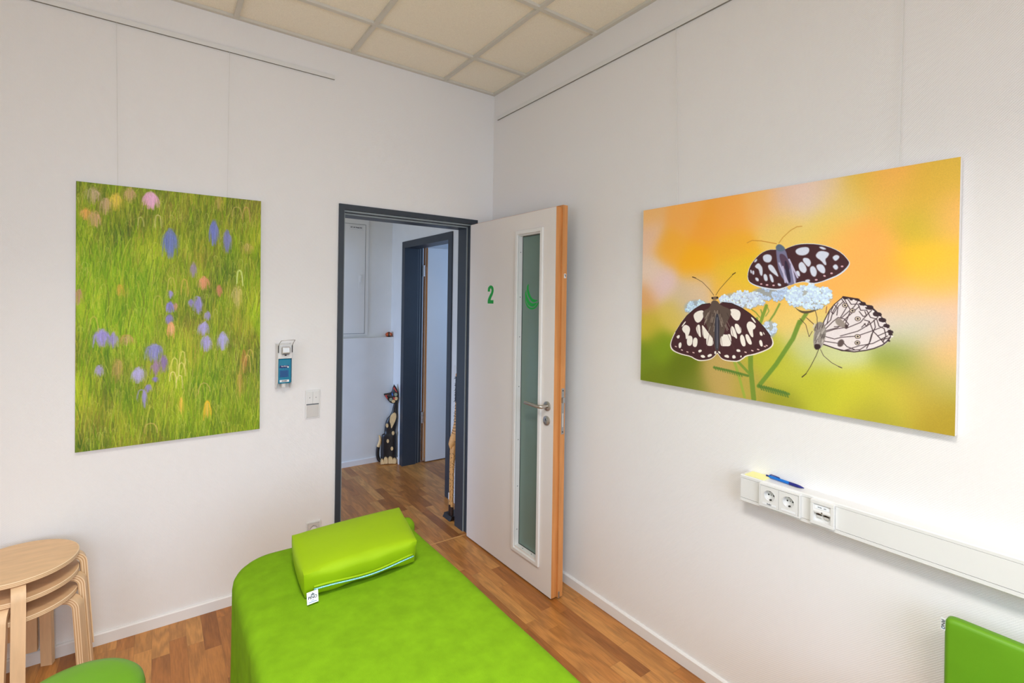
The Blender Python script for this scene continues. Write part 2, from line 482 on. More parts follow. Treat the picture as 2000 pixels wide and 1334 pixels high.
('s',(88,56,56),[(367,546),(345,648)],1.3),
('s',(88,56,56),[(321,543),(339,627)],1.3),
('s',(88,56,56),[(298,539),(312,613)],1.3),
('s',(88,56,56),[(379,571),(373,645)],1.3),
('s',(88,56,56),[(423,543),(471,636)],1.3),
('s',(88,56,56),[(455,541),(471,606)],1.3),
('s',(88,56,56),[(409,569),(420,641)],1.3),
('s',(88,56,56),[(481,519),(507,578)],1.3),
('p',(92,76,68),[(367,436),(391,436),(407,456),(450,471),(455,490),(434,532),(423,584),(408,590),(404,642),(396,651),(385,644),(382,597),(367,593),(345,542),(324,495),(333,479),(359,468)],1.0),
('s',(150,132,120),[(397,527),(399,550)],1.3),
('s',(58,44,42),[(373,512),(367,536)],1.3),
('s',(190,176,160),[(429,539),(439,562)],1.3),
('s',(150,132,120),[(357,489),(347,513)],1.3),
('s',(58,44,42),[(350,508),(337,532)],1.3),
('s',(190,176,160),[(348,509),(335,534)],1.3),
('s',(150,132,120),[(407,493),(411,516)],1.3),
('s',(58,44,42),[(409,517),(414,540)],1.3),
('s',(190,176,160),[(347,517),(334,542)],1.3),
('s',(150,132,120),[(370,505),(363,529)],1.3),
('s',(58,44,42),[(372,527),(366,551)],1.3),
('s',(190,176,160),[(387,484),(385,508)],1.3),
('s',(150,132,120),[(397,532),(398,556)],1.3),
('s',(58,44,42),[(374,490),(369,513)],1.3),
('s',(190,176,160),[(382,545),(379,569)],1.3),
('s',(150,132,120),[(437,522),(449,544)],1.3),
('s',(58,44,42),[(430,536),(440,558)],1.3),
('s',(190,176,160),[(381,479),(378,503)],1.3),
('s',(150,132,120),[(407,515),(411,538)],1.3),
('s',(58,44,42),[(380,490),(376,513)],1.3),
('s',(190,176,160),[(384,509),(381,532)],1.3),
('s',(150,132,120),[(371,495),(365,519)],1.3),
('s',(58,44,42),[(389,539),(388,562)],1.3),
('s',(190,176,160),[(401,494),(403,517)],1.3),
('s',(150,132,120),[(372,508),(366,532)],1.3),
('s',(58,44,42),[(365,488),(357,512)],1.3),
('s',(190,176,160),[(394,479),(394,502)],1.3),
('s',(150,132,120),[(391,500),(391,523)],1.3),
('s',(58,44,42),[(412,529),(418,552)],1.3),
('s',(190,176,160),[(411,525),(416,547)],1.3),
('s',(150,132,120),[(381,524),(377,548)],1.3),
('s',(58,44,42),[(377,517),(373,541)],1.3),
('s',(190,176,160),[(376,507),(371,531)],1.3),
('s',(150,132,120),[(351,492),(339,516)],1.3),
('s',(58,44,42),[(436,488),(448,511)],1.3),
('s',(190,176,160),[(411,522),(416,544)],1.3),
('s',(150,132,120),[(414,508),(419,531)],1.3),
('s',(58,44,42),[(402,477),(404,500)],1.3),
('s',(190,176,160),[(352,489),(340,513)],1.3),
('s',(150,132,120),[(359,481),(350,505)],1.3),
('s',(58,44,42),[(357,516),(347,541)],1.3),
('s',(190,176,160),[(363,548),(354,572)],1.3),
('s',(150,132,120),[(410,513),(414,536)],1.3),
('s',(58,44,42),[(412,492),(417,515)],1.3),
('s',(190,176,160),[(432,535),(443,557)],1.3),
('s',(150,132,120),[(414,508),(420,531)],1.3),
('p',(58,56,66),[(383,493),(403,492),(405,595),(402,643),(396,649),(388,644),(382,597)],1.0),
('s',(130,128,140),[(393,508),(396,638)],2.6),
('s',(120,96,74),[(376,427),(385,426)],14.1),
('s',(30,24,24),[(369,425),(370,427)],7.7),
('s',(30,24,24),[(392,423),(393,425)],7.7),
('s',(60,36,24),[(376,414),(356,389),(322,357),(286,337)],1.9),
('s',(60,36,24),[(289,338),(273,333)],3.8),
('s',(60,36,24),[(385,414),(401,389),(433,354),(460,327)],1.9),
('s',(60,36,24),[(457,328),(469,321)],3.8),
('s',(40,28,30),[(359,449),(322,454),(286,475),(249,506),(221,540),(192,584)],3.2),
('s',(40,28,30),[(412,443),(455,447),(496,464),(532,487),(566,515),(592,543),(614,572)],3.2),
('p',(226,216,216),[(791,523),(799,501),(814,466),(829,444),(855,418),(877,420),(899,423),(920,442),(941,453),(960,473),(976,497),(989,524),(996,543),(987,560),(971,578),(947,590),(923,598),(891,606),(861,604),(831,599),(808,592),(788,585)],0.0),
('s',(52,34,40),[(791,523),(799,501),(814,466),(829,444),(855,418)],3.2),
('s',(52,34,40),[(855,418),(877,422),(897,426),(919,444),(940,456),(959,476),(974,500),(988,527)],5.8),
('s',(52,34,40),[(988,527),(991,544),(984,559),(969,575),(947,588),(923,597),(891,605),(861,604),(831,598),(808,591),(788,585)],3.8),
('s',(52,34,40),[(858,422),(863,423)],7.7),
('s',(52,34,40),[(877,426),(881,427)],6.4),
('s',(52,34,40),[(893,426),(898,427)],8.3),
('s',(52,34,40),[(908,440),(915,441)],12.8),
('s',(52,34,40),[(927,452),(935,453)],15.4),
('s',(52,34,40),[(949,474),(958,476)],15.4),
('s',(52,34,40),[(964,492),(971,494)],14.1),
('s',(52,34,40),[(976,511),(982,512)],11.5),
('s',(52,34,40),[(987,530),(992,531)],10.9),
('s',(52,34,40),[(988,538),(992,539)],7.7),
('s',(52,34,40),[(984,558),(987,560)],5.8),
('s',(240,232,232),[(869,426),(871,427)],4.5),
('s',(240,232,232),[(885,429),(887,430)],4.5),
('s',(240,232,232),[(901,435),(904,436)],4.5),
('s',(240,232,232),[(920,449),(922,450)],4.5),
('s',(240,232,232),[(941,464),(943,465)],4.5),
('s',(240,232,232),[(959,483),(962,484)],4.5),
('s',(240,232,232),[(973,502),(975,503)],4.5),
('s',(240,232,232),[(984,521),(986,522)],4.5),
('s',(240,232,232),[(993,544),(995,545)],4.5),
('s',(62,42,46),[(799,545),(830,532),(860,524),(867,498),(878,464),(859,426)],2.7),
('s',(62,42,46),[(799,536),(826,504),(841,490),(860,494),(873,512),(866,527),(853,520),(830,523)],2.7),
('s',(62,42,46),[(797,558),(831,566),(853,558),(897,551),(939,531),(973,513)],2.7),
('s',(62,42,46),[(798,576),(842,580),(857,575),(869,589),(891,597)],2.7),
('s',(62,42,46),[(852,490),(888,451),(902,425)],2.7),
('s',(62,42,46),[(868,525),(907,504),(924,479),(938,462)],2.7),
('s',(62,42,46),[(849,554),(900,534),(935,507),(955,485)],2.7),
('s',(62,42,46),[(932,499),(943,531),(936,564),(926,590)],2.7),
('s',(62,42,46),[(868,424),(879,443),(899,442),(907,463),(924,462),(935,486),(952,490),(959,514),(973,521),(978,545),(970,565)],2.7),
('s',(62,42,46),[(795,527),(818,500),(825,469),(840,439)],2.7),
('s',(62,42,46),[(799,540),(841,525),(867,489),(903,450)],2.7),
('s',(62,42,46),[(903,467),(914,483),(924,481),(919,466)],2.7),
('s',(62,42,46),[(918,495),(932,499),(925,516),(918,508)],2.7),
('s',(62,42,46),[(858,605),(905,583),(943,572),(983,544)],2.7),
('s',(62,42,46),[(943,531),(956,546),(974,569)],2.7),
('s',(62,42,46),[(945,494),(949,518),(939,543),(933,573),(905,598)],2.7),
('s',(62,42,46),[(792,585),(854,605),(905,596)],2.7),
('s',(62,42,46),[(825,452),(818,470),(826,478),(837,456),(829,446)],2.7),
('s',(62,42,46),[(837,482),(840,452),(855,435)],2.7),
('s',(62,42,46),[(851,426),(867,451),(859,468),(848,490)],2.7),
('s',(62,42,46),[(956,546),(986,528)],2.7),
('s',(62,42,46),[(911,520),(921,507)],2.7),
('s',(62,42,46),[(967,558),(987,550)],2.7),
('s',(62,42,46),[(807,514),(814,470)],2.7),
('p',(150,138,130),[(830,499),(845,490),(856,502),(869,517),(862,526),(838,518)],1.0),
('p',(92,76,74),[(842,572),(854,563),(863,574),(854,592),(840,591)],1.0),
('p',(70,52,52),[(860,517),(867,510),(873,521),(866,530)],1.0),
('s',(60,40,40),[(860,447),(862,447)],15.4),
('s',(236,222,200),[(860,447),(862,447)],10.9),
('s',(40,28,30),[(861,447),(861,447)],6.4),
('s',(60,40,40),[(882,465),(884,465)],15.4),
('s',(236,222,200),[(882,465),(884,465)],10.9),
('s',(40,28,30),[(883,465),(884,465)],6.4),
('s',(60,40,40),[(898,492),(900,492)],15.4),
('s',(236,222,200),[(898,492),(900,492)],10.9),
('s',(40,28,30),[(899,492),(899,492)],6.4),
('s',(60,40,40),[(899,552),(901,552)],15.4),
('s',(236,222,200),[(899,552),(901,552)],10.9),
('s',(40,28,30),[(900,552),(900,552)],6.4),
('s',(60,40,40),[(899,574),(900,573)],15.4),
('s',(236,222,200),[(899,574),(900,573)],10.9),
('s',(40,28,30),[(899,574),(900,573)],6.4),
('p',(140,132,126),[(771,511),(793,506),(806,535),(800,580),(790,602),(774,609),(763,587),(767,547)],1.0),
('s',(205,198,190),[(798,565),(794,580)],1.3),
('s',(80,70,68),[(800,557),(795,571)],1.3),
('s',(170,160,150),[(787,525),(780,539)],1.3),
('s',(205,198,190),[(794,569),(792,583)],1.3),
('s',(80,70,68),[(798,550),(791,565)],1.3),
('s',(170,160,150),[(785,580),(782,594)],1.3),
('s',(205,198,190),[(785,545),(778,559)],1.3),
('s',(80,70,68),[(773,517),(771,531)],1.3),
('s',(170,160,150),[(790,521),(785,535)],1.3),
('s',(205,198,190),[(769,527),(766,541)],1.3),
('s',(80,70,68),[(791,546),(785,560)],1.3),
('s',(170,160,150),[(791,582),(786,596)],1.3),
('s',(205,198,190),[(769,516),(762,530)],1.3),
('s',(80,70,68),[(802,550),(799,564)],1.3),
('s',(170,160,150),[(773,531),(770,545)],1.3),
('s',(205,198,190),[(799,535),(792,550)],1.3),
('s',(80,70,68),[(798,531),(795,546)],1.3),
('s',(170,160,150),[(773,563),(771,578)],1.3),
('s',(205,198,190),[(793,537),(790,551)],1.3),
('s',(80,70,68),[(772,535),(767,549)],1.3),
('s',(170,160,150),[(798,521),(796,535)],1.3),
('s',(205,198,190),[(796,582),(791,597)],1.3),
('s',(80,70,68),[(774,529),(772,543)],1.3),
('s',(170,160,150),[(802,561),(797,576)],1.3),
('s',(205,198,190),[(778,573),(776,588)],1.3),
('s',(80,70,68),[(770,527),(768,542)],1.3),
('s',(170,160,150),[(798,533),(792,548)],1.3),
('s',(205,198,190),[(783,551),(776,566)],1.3),
('s',(80,70,68),[(797,550),(795,564)],1.3),
('s',(170,160,150),[(776,584),(773,598)],1.3),
('s',(205,198,190),[(780,582),(777,596)],1.3),
('s',(80,70,68),[(797,513),(790,528)],1.3),
('s',(170,160,150),[(794,533),(789,547)],1.3),
('s',(205,198,190),[(773,585),(769,599)],1.3),
('s',(80,70,68),[(797,515),(792,530)],1.3),
('s',(170,160,150),[(770,578),(765,593)],1.3),
('s',(205,198,190),[(769,517),(765,531)],1.3),
('s',(80,70,68),[(770,525),(765,540)],1.3),
('s',(170,160,150),[(785,554),(781,569)],1.3),
('s',(205,198,190),[(781,557),(774,572)],1.3),
('s',(80,70,68),[(777,571),(771,586)],1.3),
('s',(170,160,150),[(775,529),(770,544)],1.3),
('s',(205,198,190),[(767,514),(762,528)],1.3),
('s',(80,70,68),[(773,562),(770,577)],1.3),
('s',(170,160,150),[(788,562),(783,577)],1.3),
('s',(205,198,190),[(769,544),(763,559)],1.3),
('s',(80,70,68),[(788,520),(782,535)],1.3),
('s',(170,160,150),[(796,529),(791,544)],1.3),
('s',(205,198,190),[(801,530),(794,545)],1.3),
('s',(80,70,68),[(793,552),(789,567)],1.3),
('p',(52,36,36),[(770,587),(788,589),(788,603),(774,611),(766,600)],1.0),
('s',(45,30,34),[(782,607),(774,631),(756,673),(742,700)],1.9),
('s',(45,30,34),[(742,700),(729,714)],3.2),
('s',(70,50,60),[(788,607),(798,628),(824,650),(847,661)],1.9),
('s',(70,50,60),[(846,661),(855,664)],3.2),
('s',(70,44,44),[(717,498),(738,520),(750,564),(760,543)],1.9),
('s',(60,40,50),[(766,458),(775,493),(777,535)],1.9),
('s',(90,50,44),[(740,495),(764,517)],2.6),
('s',(150,80,60),[(805,453),(803,475)],2.6),
]
FLOWER_CLUSTERS = [(613,404,76,28,40,12,1,(176,196,226)),(298,469,64,38,40,12,2,(190,215,238)),(609,546,28,39,34,9,3,(196,212,236)),(496,434,93,37,80,13,4,(202,218,242)),(745,419,78,44,110,13,5,(200,220,244))]
BUTTERFLY_GROUND = [(29,20,245,190,120),(28,135,240,200,170),(52,305,235,210,190),(114,368,230,200,200),(12,432,225,170,110),(37,560,200,180,60),(9,724,120,140,30),(86,812,110,125,20),(174,501,215,190,90),(152,196,250,180,60),(233,56,252,180,90),(341,116,250,170,60),(288,274,252,180,30),(440,82,252,175,80),(441,217,245,180,50),(469,327,235,200,40),(576,56,250,190,110),(658,51,235,200,180),(735,59,232,212,205),(705,18,238,205,190),(793,33,235,205,170),(842,94,235,205,120),(794,165,235,210,110),(659,142,240,205,110),(906,30,225,190,70),(967,27,250,180,90),(998,109,240,190,90),(1054,90,225,180,60),(1056,179,205,185,50),(1116,48,225,185,70),(1129,168,250,190,110),(1069,310,250,200,50),(1113,365,250,190,80),(940,231,250,180,90),(843,208,250,185,90),(973,363,250,175,80),(879,361,248,180,90),(1033,434,245,190,130),(1140,459,235,190,160),(1005,485,215,205,200),(1089,502,205,208,210),(1127,553,240,180,120),(1063,538,190,195,160),(1118,616,235,190,130),(1036,611,140,155,60),(1109,672,170,170,90),(1066,713,190,160,60),(1122,773,170,145,40),(1009,723,200,190,60),(884,743,200,195,50),(780,744,185,185,50),(664,695,190,190,60),(849,593,200,205,150),(741,602,195,200,140),(709,506,235,200,110),(622,657,180,180,50),(536,783,180,160,70),(392,777,190,160,90),(286,823,120,128,40),(231,750,100,115,15),(112,660,125,150,25),(950,808,170,160,50),(648,826,150,150,40),(661,374,240,190,90),(441,372,240,185,80),(287,390,225,195,160),(243,439,210,190,160)]
MEADOW_BLOOMS = [(358,267,37,79,(86,104,182),60),(547,197,24,72,(96,108,190),44),(607,237,23,67,(104,108,176),36),(456,390,19,43,(138,118,150),20),(359,512,16,21,(130,120,190),12),(359,576,20,32,(120,112,196),24),(356,635,19,27,(118,104,190),20),(447,554,14,22,(130,116,200),12),(480,570,22,49,(128,118,200),24),(505,686,30,39,(150,140,214),30),(515,764,30,45,(160,150,220),34),(590,756,30,51,(158,152,222),34),(93,719,37,46,(136,124,206),50),(138,731,19,41,(142,128,200),20),(296,799,45,48,(118,118,190),46),(332,855,23,48,(120,92,160),20),(301,874,22,43,(140,100,150),18),(235,902,33,42,(160,152,210),34),(301,928,16,16,(118,100,200),10),(273,968,16,22,(128,112,200),12),(257,1020,13,48,(140,130,200),14),(85,871,22,31,(150,136,200),18),(520,620,17,27,(140,128,200),14),(278,60,38,46,(236,160,196),60),(504,454,28,38,(232,136,92),26),(571,491,17,33,(196,110,72),14),(145,81,29,45,(232,190,36),26),(35,149,27,29,(226,150,50),18),(66,170,28,44,(200,150,96),18),(58,62,36,44,(190,160,120),18),(106,106,28,45,(190,150,100),16),(196,44,30,41,(190,140,100),14),(364,684,18,37,(236,160,110),12),(188,732,30,26,(190,140,90),10),(522,1102,17,51,(236,184,30),12),(407,1067,14,50,(228,176,40),8),(159,496,14,30,(214,166,40),6),(11,529,19,39,(170,120,90),10),(689,875,21,70,(200,110,40),6),(674,990,21,93,(190,140,40),6),(154,876,26,62,(190,140,70),10),(382,576,14,22,(200,130,110),6),(705,263,32,35,(214,170,90),8),(655,529,36,68,(206,180,100),12),(570,40,25,44,(200,160,60),7)]
MEADOW_ARCS = [(666,420,15,45,(222,236,150),9),(378,879,17,60,(236,220,130),7),(413,837,14,50,(236,222,130),6),(409,892,16,44,(236,220,140),6),(400,946,14,38,(240,224,150),6),(372,922,14,33,(240,224,150),6),(239,167,13,31,(214,206,130),5),(309,155,15,37,(222,214,140),5),(363,469,18,48,(214,190,110),5),(419,478,15,49,(222,180,90),5),(163,495,12,31,(222,170,60),5),(705,876,18,52,(226,190,110),6),(651,75,26,34,(214,190,110),5),(698,81,19,46,(222,170,110),5),(476,553,16,39,(170,160,230),6),(359,576,15,27,(150,140,220),7),(522,1102,14,51,(240,190,40),9),(188,722,26,21,(206,150,100),5),(284,1162,27,27,(214,180,110),5),(507,988,24,28,(206,170,120),5),(65,658,16,46,(206,190,90),5),(720,830,16,35,(214,186,100),5),(309,545,18,31,(190,180,90),5),(244,998,17,31,(160,150,210),6),(364,689,16,43,(240,170,110),7)]
NSTEM = 38

# ------------------------------------------------------------------ materials
M = {}
M['wall'] = wallpaper('white_glass_fibre_wallpaper', (0.84, 0.820, 0.808))
M['wall_plain'] = mat('matt_white_plaster', (0.78, 0.78, 0.77), 0.7, noise=0.02, nscale=6)
M['white'] = mat('white_lacquer', (0.80, 0.79, 0.77), 0.35, noise=0.01, nscale=5)
M['skirt'] = mat('white_skirting', (0.80, 0.78, 0.77), 0.4, noise=0.01, nscale=5)
M['plastic'] = mat('white_plastic', (0.76, 0.755, 0.74), 0.3, noise=0.01, nscale=9)
M['plastic_grey'] = mat('shaded_white_plastic', (0.62, 0.60, 0.57), 0.4, noise=0.01, nscale=9)
M['tile'] = mat('mineral_ceiling_tile', (0.95, 0.875, 0.74), 0.9, noise=0.07, nscale=260, bump=0.25, bscale=400, spec=0.1)
M['tbar'] = mat('ceiling_grid_metal', (0.66, 0.63, 0.56), 0.5, noise=0.01, nscale=9)
M['floor'] = parquet('oak_strip_parquet')
M['anthracite'] = mat('anthracite_frame_paint', (0.030, 0.040, 0.055), 0.42, noise=0.05, nscale=8)
M['seal'] = mat('grey_rubber_seal', (0.30, 0.34, 0.35), 0.5, noise=0.04, nscale=30)
M['shadow_line'] = mat('painted_groove_shadow', (0.26, 0.25, 0.22), 0.8, noise=0.1, nscale=30)  # dark tone standing in for the shade at the picture rails' lower lip
M['dark_gap'] = mat('dark_gap', (0.008, 0.008, 0.009), 0.8, noise=0.1, nscale=30)
M['door_white'] = mat('door_laminate_cream_white', (0.80, 0.745, 0.70), 0.42, noise=0.015, nscale=3)
M['door_trim'] = mat('door_glazing_bead_white', (0.80, 0.78, 0.75), 0.35, noise=0.01, nscale=3)
M['beech'] = mat('beech_door_edge', lin((204, 138, 78)), 0.45, noise=0.12, nscale=14, stretch=(4, 4, 0.3))
M['glass'] = mat('frosted_door_glass', (0.16, 0.235, 0.20), 0.28, noise=0.03, nscale=3)
M['green_vinyl'] = mat('green_vinyl_lettering', lin((0, 160, 56)), 0.45, noise=0.02, nscale=30)
M['steel'] = mat('brushed_stainless_steel', (0.50, 0.47, 0.43), 0.3, metal=1.0, noise=0.05, nscale=60)
M['steel_dark'] = mat('dark_keyhole', (0.03, 0.028, 0.025), 0.5, metal=0.5, noise=0.1, nscale=60)
M['zinc'] = mat('zinc_lock_plate', (0.42, 0.43, 0.44), 0.35, metal=0.9, noise=0.05, nscale=60)
M['birch'] = mat('birch_veneer', lin((226, 186, 142)), 0.5, noise=0.07, nscale=9, stretch=(1.2, 5, 5), bump=0.05)
M['birch_leg'] = mat('birch_leg_veneer', lin((228, 192, 150)), 0.5, noise=0.07, nscale=9, stretch=(6, 6, 0.8), bump=0.05)
M['ply'] = ply_mat('layered_plywood_edge')
M['green_cloth'] = mat('lime_green_jersey_cloth', (0.155, 0.305, 0.007), 0.9, noise=0.10, nscale=22, bump=0.5, bscale=420, spec=0.08)
M['green_leather'] = mat('lime_green_leatherette', (0.25, 0.395, 0.003), 0.6, noise=0.04, nscale=9, bump=0.15, bscale=500, spec=0.18)
M['green_seat'] = mat('green_leatherette_seat', (0.135, 0.33, 0.012), 0.45, noise=0.04, nscale=9, bump=0.12, bscale=500, spec=0.35)
M['zip'] = mat('blue_white_zip', lin((130, 190, 200)), 0.5, noise=0.4, nscale=260)
M['label'] = mat('white_woven_label', (0.82, 0.84, 0.86), 0.8, noise=0.02, nscale=200)
M['ink'] = mat('dark_printing_ink', (0.02, 0.02, 0.035), 0.7, noise=0.1, nscale=200)
M['ink_grey'] = mat('grey_printing_ink', (0.12, 0.14, 0.16), 0.7, noise=0.1, nscale=200)
M['canvas_edge'] = mat('raw_canvas', (0.80, 0.76, 0.70), 0.8, noise=0.03, nscale=300)
M['nylon'] = mat('clear_nylon_line', (0.74, 0.73, 0.70), 0.3, noise=0.02, nscale=90)
M['alu'] = mat('silver_aluminium', (0.62, 0.62, 0.62), 0.38, metal=0.75, noise=0.03, nscale=30)
M['bottle'] = mat('teal_disinfectant_bottle', lin((6, 124, 158)), 0.25, noise=0.05, nscale=12)
M['navy'] = mat('navy_print', lin((20, 30, 110)), 0.5, noise=0.05, nscale=60)
M['teal_dark'] = mat('teal_print', lin((0, 96, 150)), 0.5, noise=0.05, nscale=60)
M['pen_blue'] = mat('pen_light_blue', lin((10, 110, 200)), 0.3, noise=0.04, nscale=60)
M['pen_navy'] = mat('pen_navy_grip', lin((26, 30, 120)), 0.45, noise=0.04, nscale=60)
M['note'] = mat('pale_yellow_note', lin((244, 240, 168)), 0.8, noise=0.02, nscale=60)
M['black_paint'] = mat('black_wood_paint', (0.012, 0.010, 0.010), 0.35, noise=0.3, nscale=30)
M['cream_paint'] = mat('cream_wood_paint', lin((232, 196, 140)), 0.5, noise=0.12, nscale=60)
M['red_paint'] = mat('red_wood_paint', lin((214, 70, 60)), 0.5, noise=0.06, nscale=60)
M['eye_paint'] = mat('grey_green_paint', lin((150, 160, 136)), 0.5, noise=0.06, nscale=60)
M['blue_paint'] = mat('blue_wood_paint', lin((60, 110, 190)), 0.5, noise=0.06, nscale=60)
M['giraffe'] = mat('carved_tan_wood', lin((226, 170, 104)), 0.55, noise=0.1, nscale=60)
M['burnt'] = mat('burnt_brown_marks', lin((52, 30, 20)), 0.6, noise=0.2, nscale=60)
M['orange'] = mat('orange_lacquered_wood', lin((196, 84, 30)), 0.35, noise=0.2, nscale=60)
M['metal_dark'] = mat('grey_powder_coated_steel', (0.25, 0.25, 0.26), 0.4, metal=0.6, noise=0.04, nscale=30)
M['caster'] = mat('black_caster_rubber', (0.02, 0.02, 0.02), 0.6, noise=0.1, nscale=30)
M['sky_glass'] = mat('window_glass', (0.8, 0.85, 0.9), 0.05, noise=0.01, nscale=2)
b = M['sky_glass'].node_tree.nodes['Principled BSDF']
b.inputs['Transmission Weight'].default_value = 1.0
M['lamp'], N_, L_, b_ = new_mat('luminaire_diffuser')
b_.inputs['Emission Color'].default_value = (1.0, 0.93, 0.82, 1)
b_.inputs['Emission Strength'].default_value = 4.0

# ------------------------------------------------------------------ room shell
H = 3.1076
XL, YF = -3.70, -4.75          # far left wall and the wall behind the photographer
DX0, DX1, DZ = -1.088, -0.151, 2.182    # rough doorway opening
EX0, EX1 = -3.2, 3.4           # corridor end, next room end

struct('wall_back', B((XL-0.15, DX0, 0, 0.15, 0, H), (DX1, 0.0, 0, 0.15, 0, H), (DX0, DX1, 0, 0.15, DZ, H)), M['wall'])
struct('wall_right', B((0, 0.15, YF-0.15, 0.0, 0, H)), M['wall'])
struct('wall_front', B((XL, -2.75, YF-0.15, YF, 0, H), (-0.75, 0, YF-0.15, YF, 0, H), (-2.75, -0.75, YF-0.15, YF, 0, 0.95), (-2.75, -0.75, YF-0.15, YF, 2.55, H)), M['wall'])
struct('wall_left', B((XL-0.15, XL, YF-0.15, -3.5, 0, H), (XL-0.15, XL, -1.9, 0, 0, H), (XL-0.15, XL, -3.5, -1.9, 0, 0.95), (XL-0.15, XL, -3.5, -1.9, 2.55, H)), M['wall'])
for i, (ax, a0, a1, p) in enumerate((('x', -2.75, -0.75, YF), ('y', -3.5, -1.9, XL))):
    bm = bmesh.new()
    def fr(u0, u1, z0, z1, d0=-0.10, d1=-0.03):
        if ax == 'x': add_box(bm, u0, u1, p+d0, p+d1, z0, z1)
        else: add_box(bm, p+d0, p+d1, u0, u1, z0, z1)
    fr(a0, a0+0.06, 0.95, 2.55); fr(a1-0.06, a1, 0.95, 2.55); fr(a0+0.06, a1-0.06, 0.95, 1.01); fr(a0+0.06, a1-0.06, 2.49, 2.55)
    fr((a0+a1)/2-0.04, (a0+a1)/2+0.04, 1.01, 2.49)
    wo = struct('window_%d' % (i+1), bm, M['white'], bevel=0.004)

# floor: one slab through both rooms and the corridor
struct('floor', B((XL-0.15, EX1+0.15, YF-0.15, 3.6, -0.08, 0)), M['floor'])
# ceiling: tiles and the metal grid with perimeter angle
struct('ceiling', B((XL, 0, YF, 0, H+0.014, H+0.10)), M['tile'])
bm = bmesh.new()
k = 0
x = -0.413
while x > XL:
    add_box(bm, x-0.012, x+0.012, YF, 0, H-0.001, H+0.0138); x -= 0.625
y = -0.380
while y > YF:
    add_box(bm, XL, 0, y-0.012, y+0.012, H-0.0012, H+0.0138); y -= 0.625
add_box(bm, XL, 0, -0.022, 0, H-0.0015, H+0.0138)
add_box(bm, -0.022, 0, YF, -0.022, H-0.0015, H+0.0138)
struct('trim_1', bm, M['tbar'])

# baseboards
def skirting(name, pts, n):
    """pts: start, end on the wall line; n: direction into the room"""
    (x0, y0), (x1, y1) = pts
    prof = [(0, 0), (0.014, 0), (0.014, 0.050), (0.009, 0.055), (0, 0.055)]
    bm = bmesh.new()
    A_ = [bm.verts.new((x0+n[0]*d, y0+n[1]*d, z)) for d, z in prof]
    C_ = [bm.verts.new((x1+n[0]*d, y1+n[1]*d, z)) for d, z in prof]
    for i in range(5):
        bm.faces.new((A_[i], A_[(i+1) % 5], C_[(i+1) % 5], C_[i]))
    bm.faces.new(A_); bm.faces.new(C_[::-1])
    return struct(name, bm, M['skirt'])
skirting('baseboard_back', ((XL, 0), (-1.106, 0)), (0, -1))
skirting('baseboard_back', ((-0.133, 0), (-0.014, 0)), (0, -1))
skirting('baseboard_right', ((0, 0), (0, YF)), (-1, 0))
skirting('baseboard_left', ((XL, -0.014), (XL, YF)), (1, 0))

# corridor and the next room
SX = 0.02      # corridor side wall face
FY = 1.875     # far wall above the ledge
D2a, D2b = 0.618, 1.576   # rough opening of second doorway
struct('wall_corridor_side', B((SX, 0.205, 0.15, D2a, 0, H), (SX, 0.205, D2b, 3.6, 0, H), (SX, 0.205, D2a, D2b, 2.185, H)), M['wall_plain'])
struct('wall_corridor_far', B((EX0, SX, FY, FY+0.12, 0, H)), M['wall_plain'])
struct('wall_corridor_ledge', B((EX0, SX, 1.80, FY, 0, 1.25)), M['wall_plain'], bevel=0.003)
struct('wall_corridor_end', B((EX0-0.12, EX0, 0.15, 0.45, 0, H), (EX0-0.12, EX0, 1.65, FY+0.12, 0, H), (EX0-0.12, EX0, 0.45, 1.65, 0, 0.6), (EX0-0.12, EX0, 0.45, 1.65, 2.5, H)), M['wall_plain'])  # opening made for the added corridor fill lamp
struct('ceiling', B((EX0-0.12, SX, 0.15, FY+0.12, H, H+0.1)), M['wall_plain'])
struct('wall_next_room_front', B((0.205, 1.3, 0.0, 0.15, 0, H), (3.1, EX1, 0.0, 0.15, 0, H), (1.3, 3.1, 0.0, 0.15, 0, 0.8), (1.3, 3.1, 0.0, 0.15, 2.4, H)), M['wall_plain'])
struct('wall_next_room_right', B((EX1, EX1+0.15, 0.0, 3.6, 0, H)), M['wall_plain'])
struct('wall_next_room_far', B((SX, EX1+0.15, 3.6, 3.75, 0, H)), M['wall_plain'])
struct('ceiling', B((0.205, EX1, 0.15, 3.6, H, H+0.1)), M['wall_plain'])
bm = bmesh.new()
for (u0, u1, z0, z1) in ((1.3, 1.36, 0.8, 2.4), (3.04, 3.1, 0.8, 2.4), (1.36, 3.04, 0.8, 0.86), (1.36, 3.04, 2.34, 2.4), (2.17, 2.23, 0.86, 2.34)):
    add_box(bm, u0, u1, 0.04, 0.1, z0, z1)
struct('window_3', bm, M['white'], bevel=0.004)
bm = bmesh.new()
for (u0, u1, z0, z1) in ((0.45, 0.51, 0.6, 2.5), (1.59, 1.65, 0.6, 2.5), (0.51, 1.59, 0.6, 0.66), (0.51, 1.59, 2.44, 2.5)):
    add_box(bm, EX0-0.09, EX0-0.03, u0, u1, z0, z1)
struct('window_4', bm, M['white'], bevel=0.004)  # unseen window, added to give the corridor fill lamp an opening
skirting('baseboard_corridor_far', ((EX0, 1.80), (SX-0.014, 1.80)), (0, -1))
skirting('baseboard_corridor_side', ((SX, 1.594), (SX, 1.80)), (-1, 0))
skirting('baseboard_corridor_side', ((SX, 0.15), (SX, 0.600)), (-1, 0))
struct('trim_2', B((DX0+0.035, DX1-0.033, -0.005, 0.004, 0, 0.0012)), mat('threshold_joint', lin((214, 160, 98)), 0.5, noise=0.05))

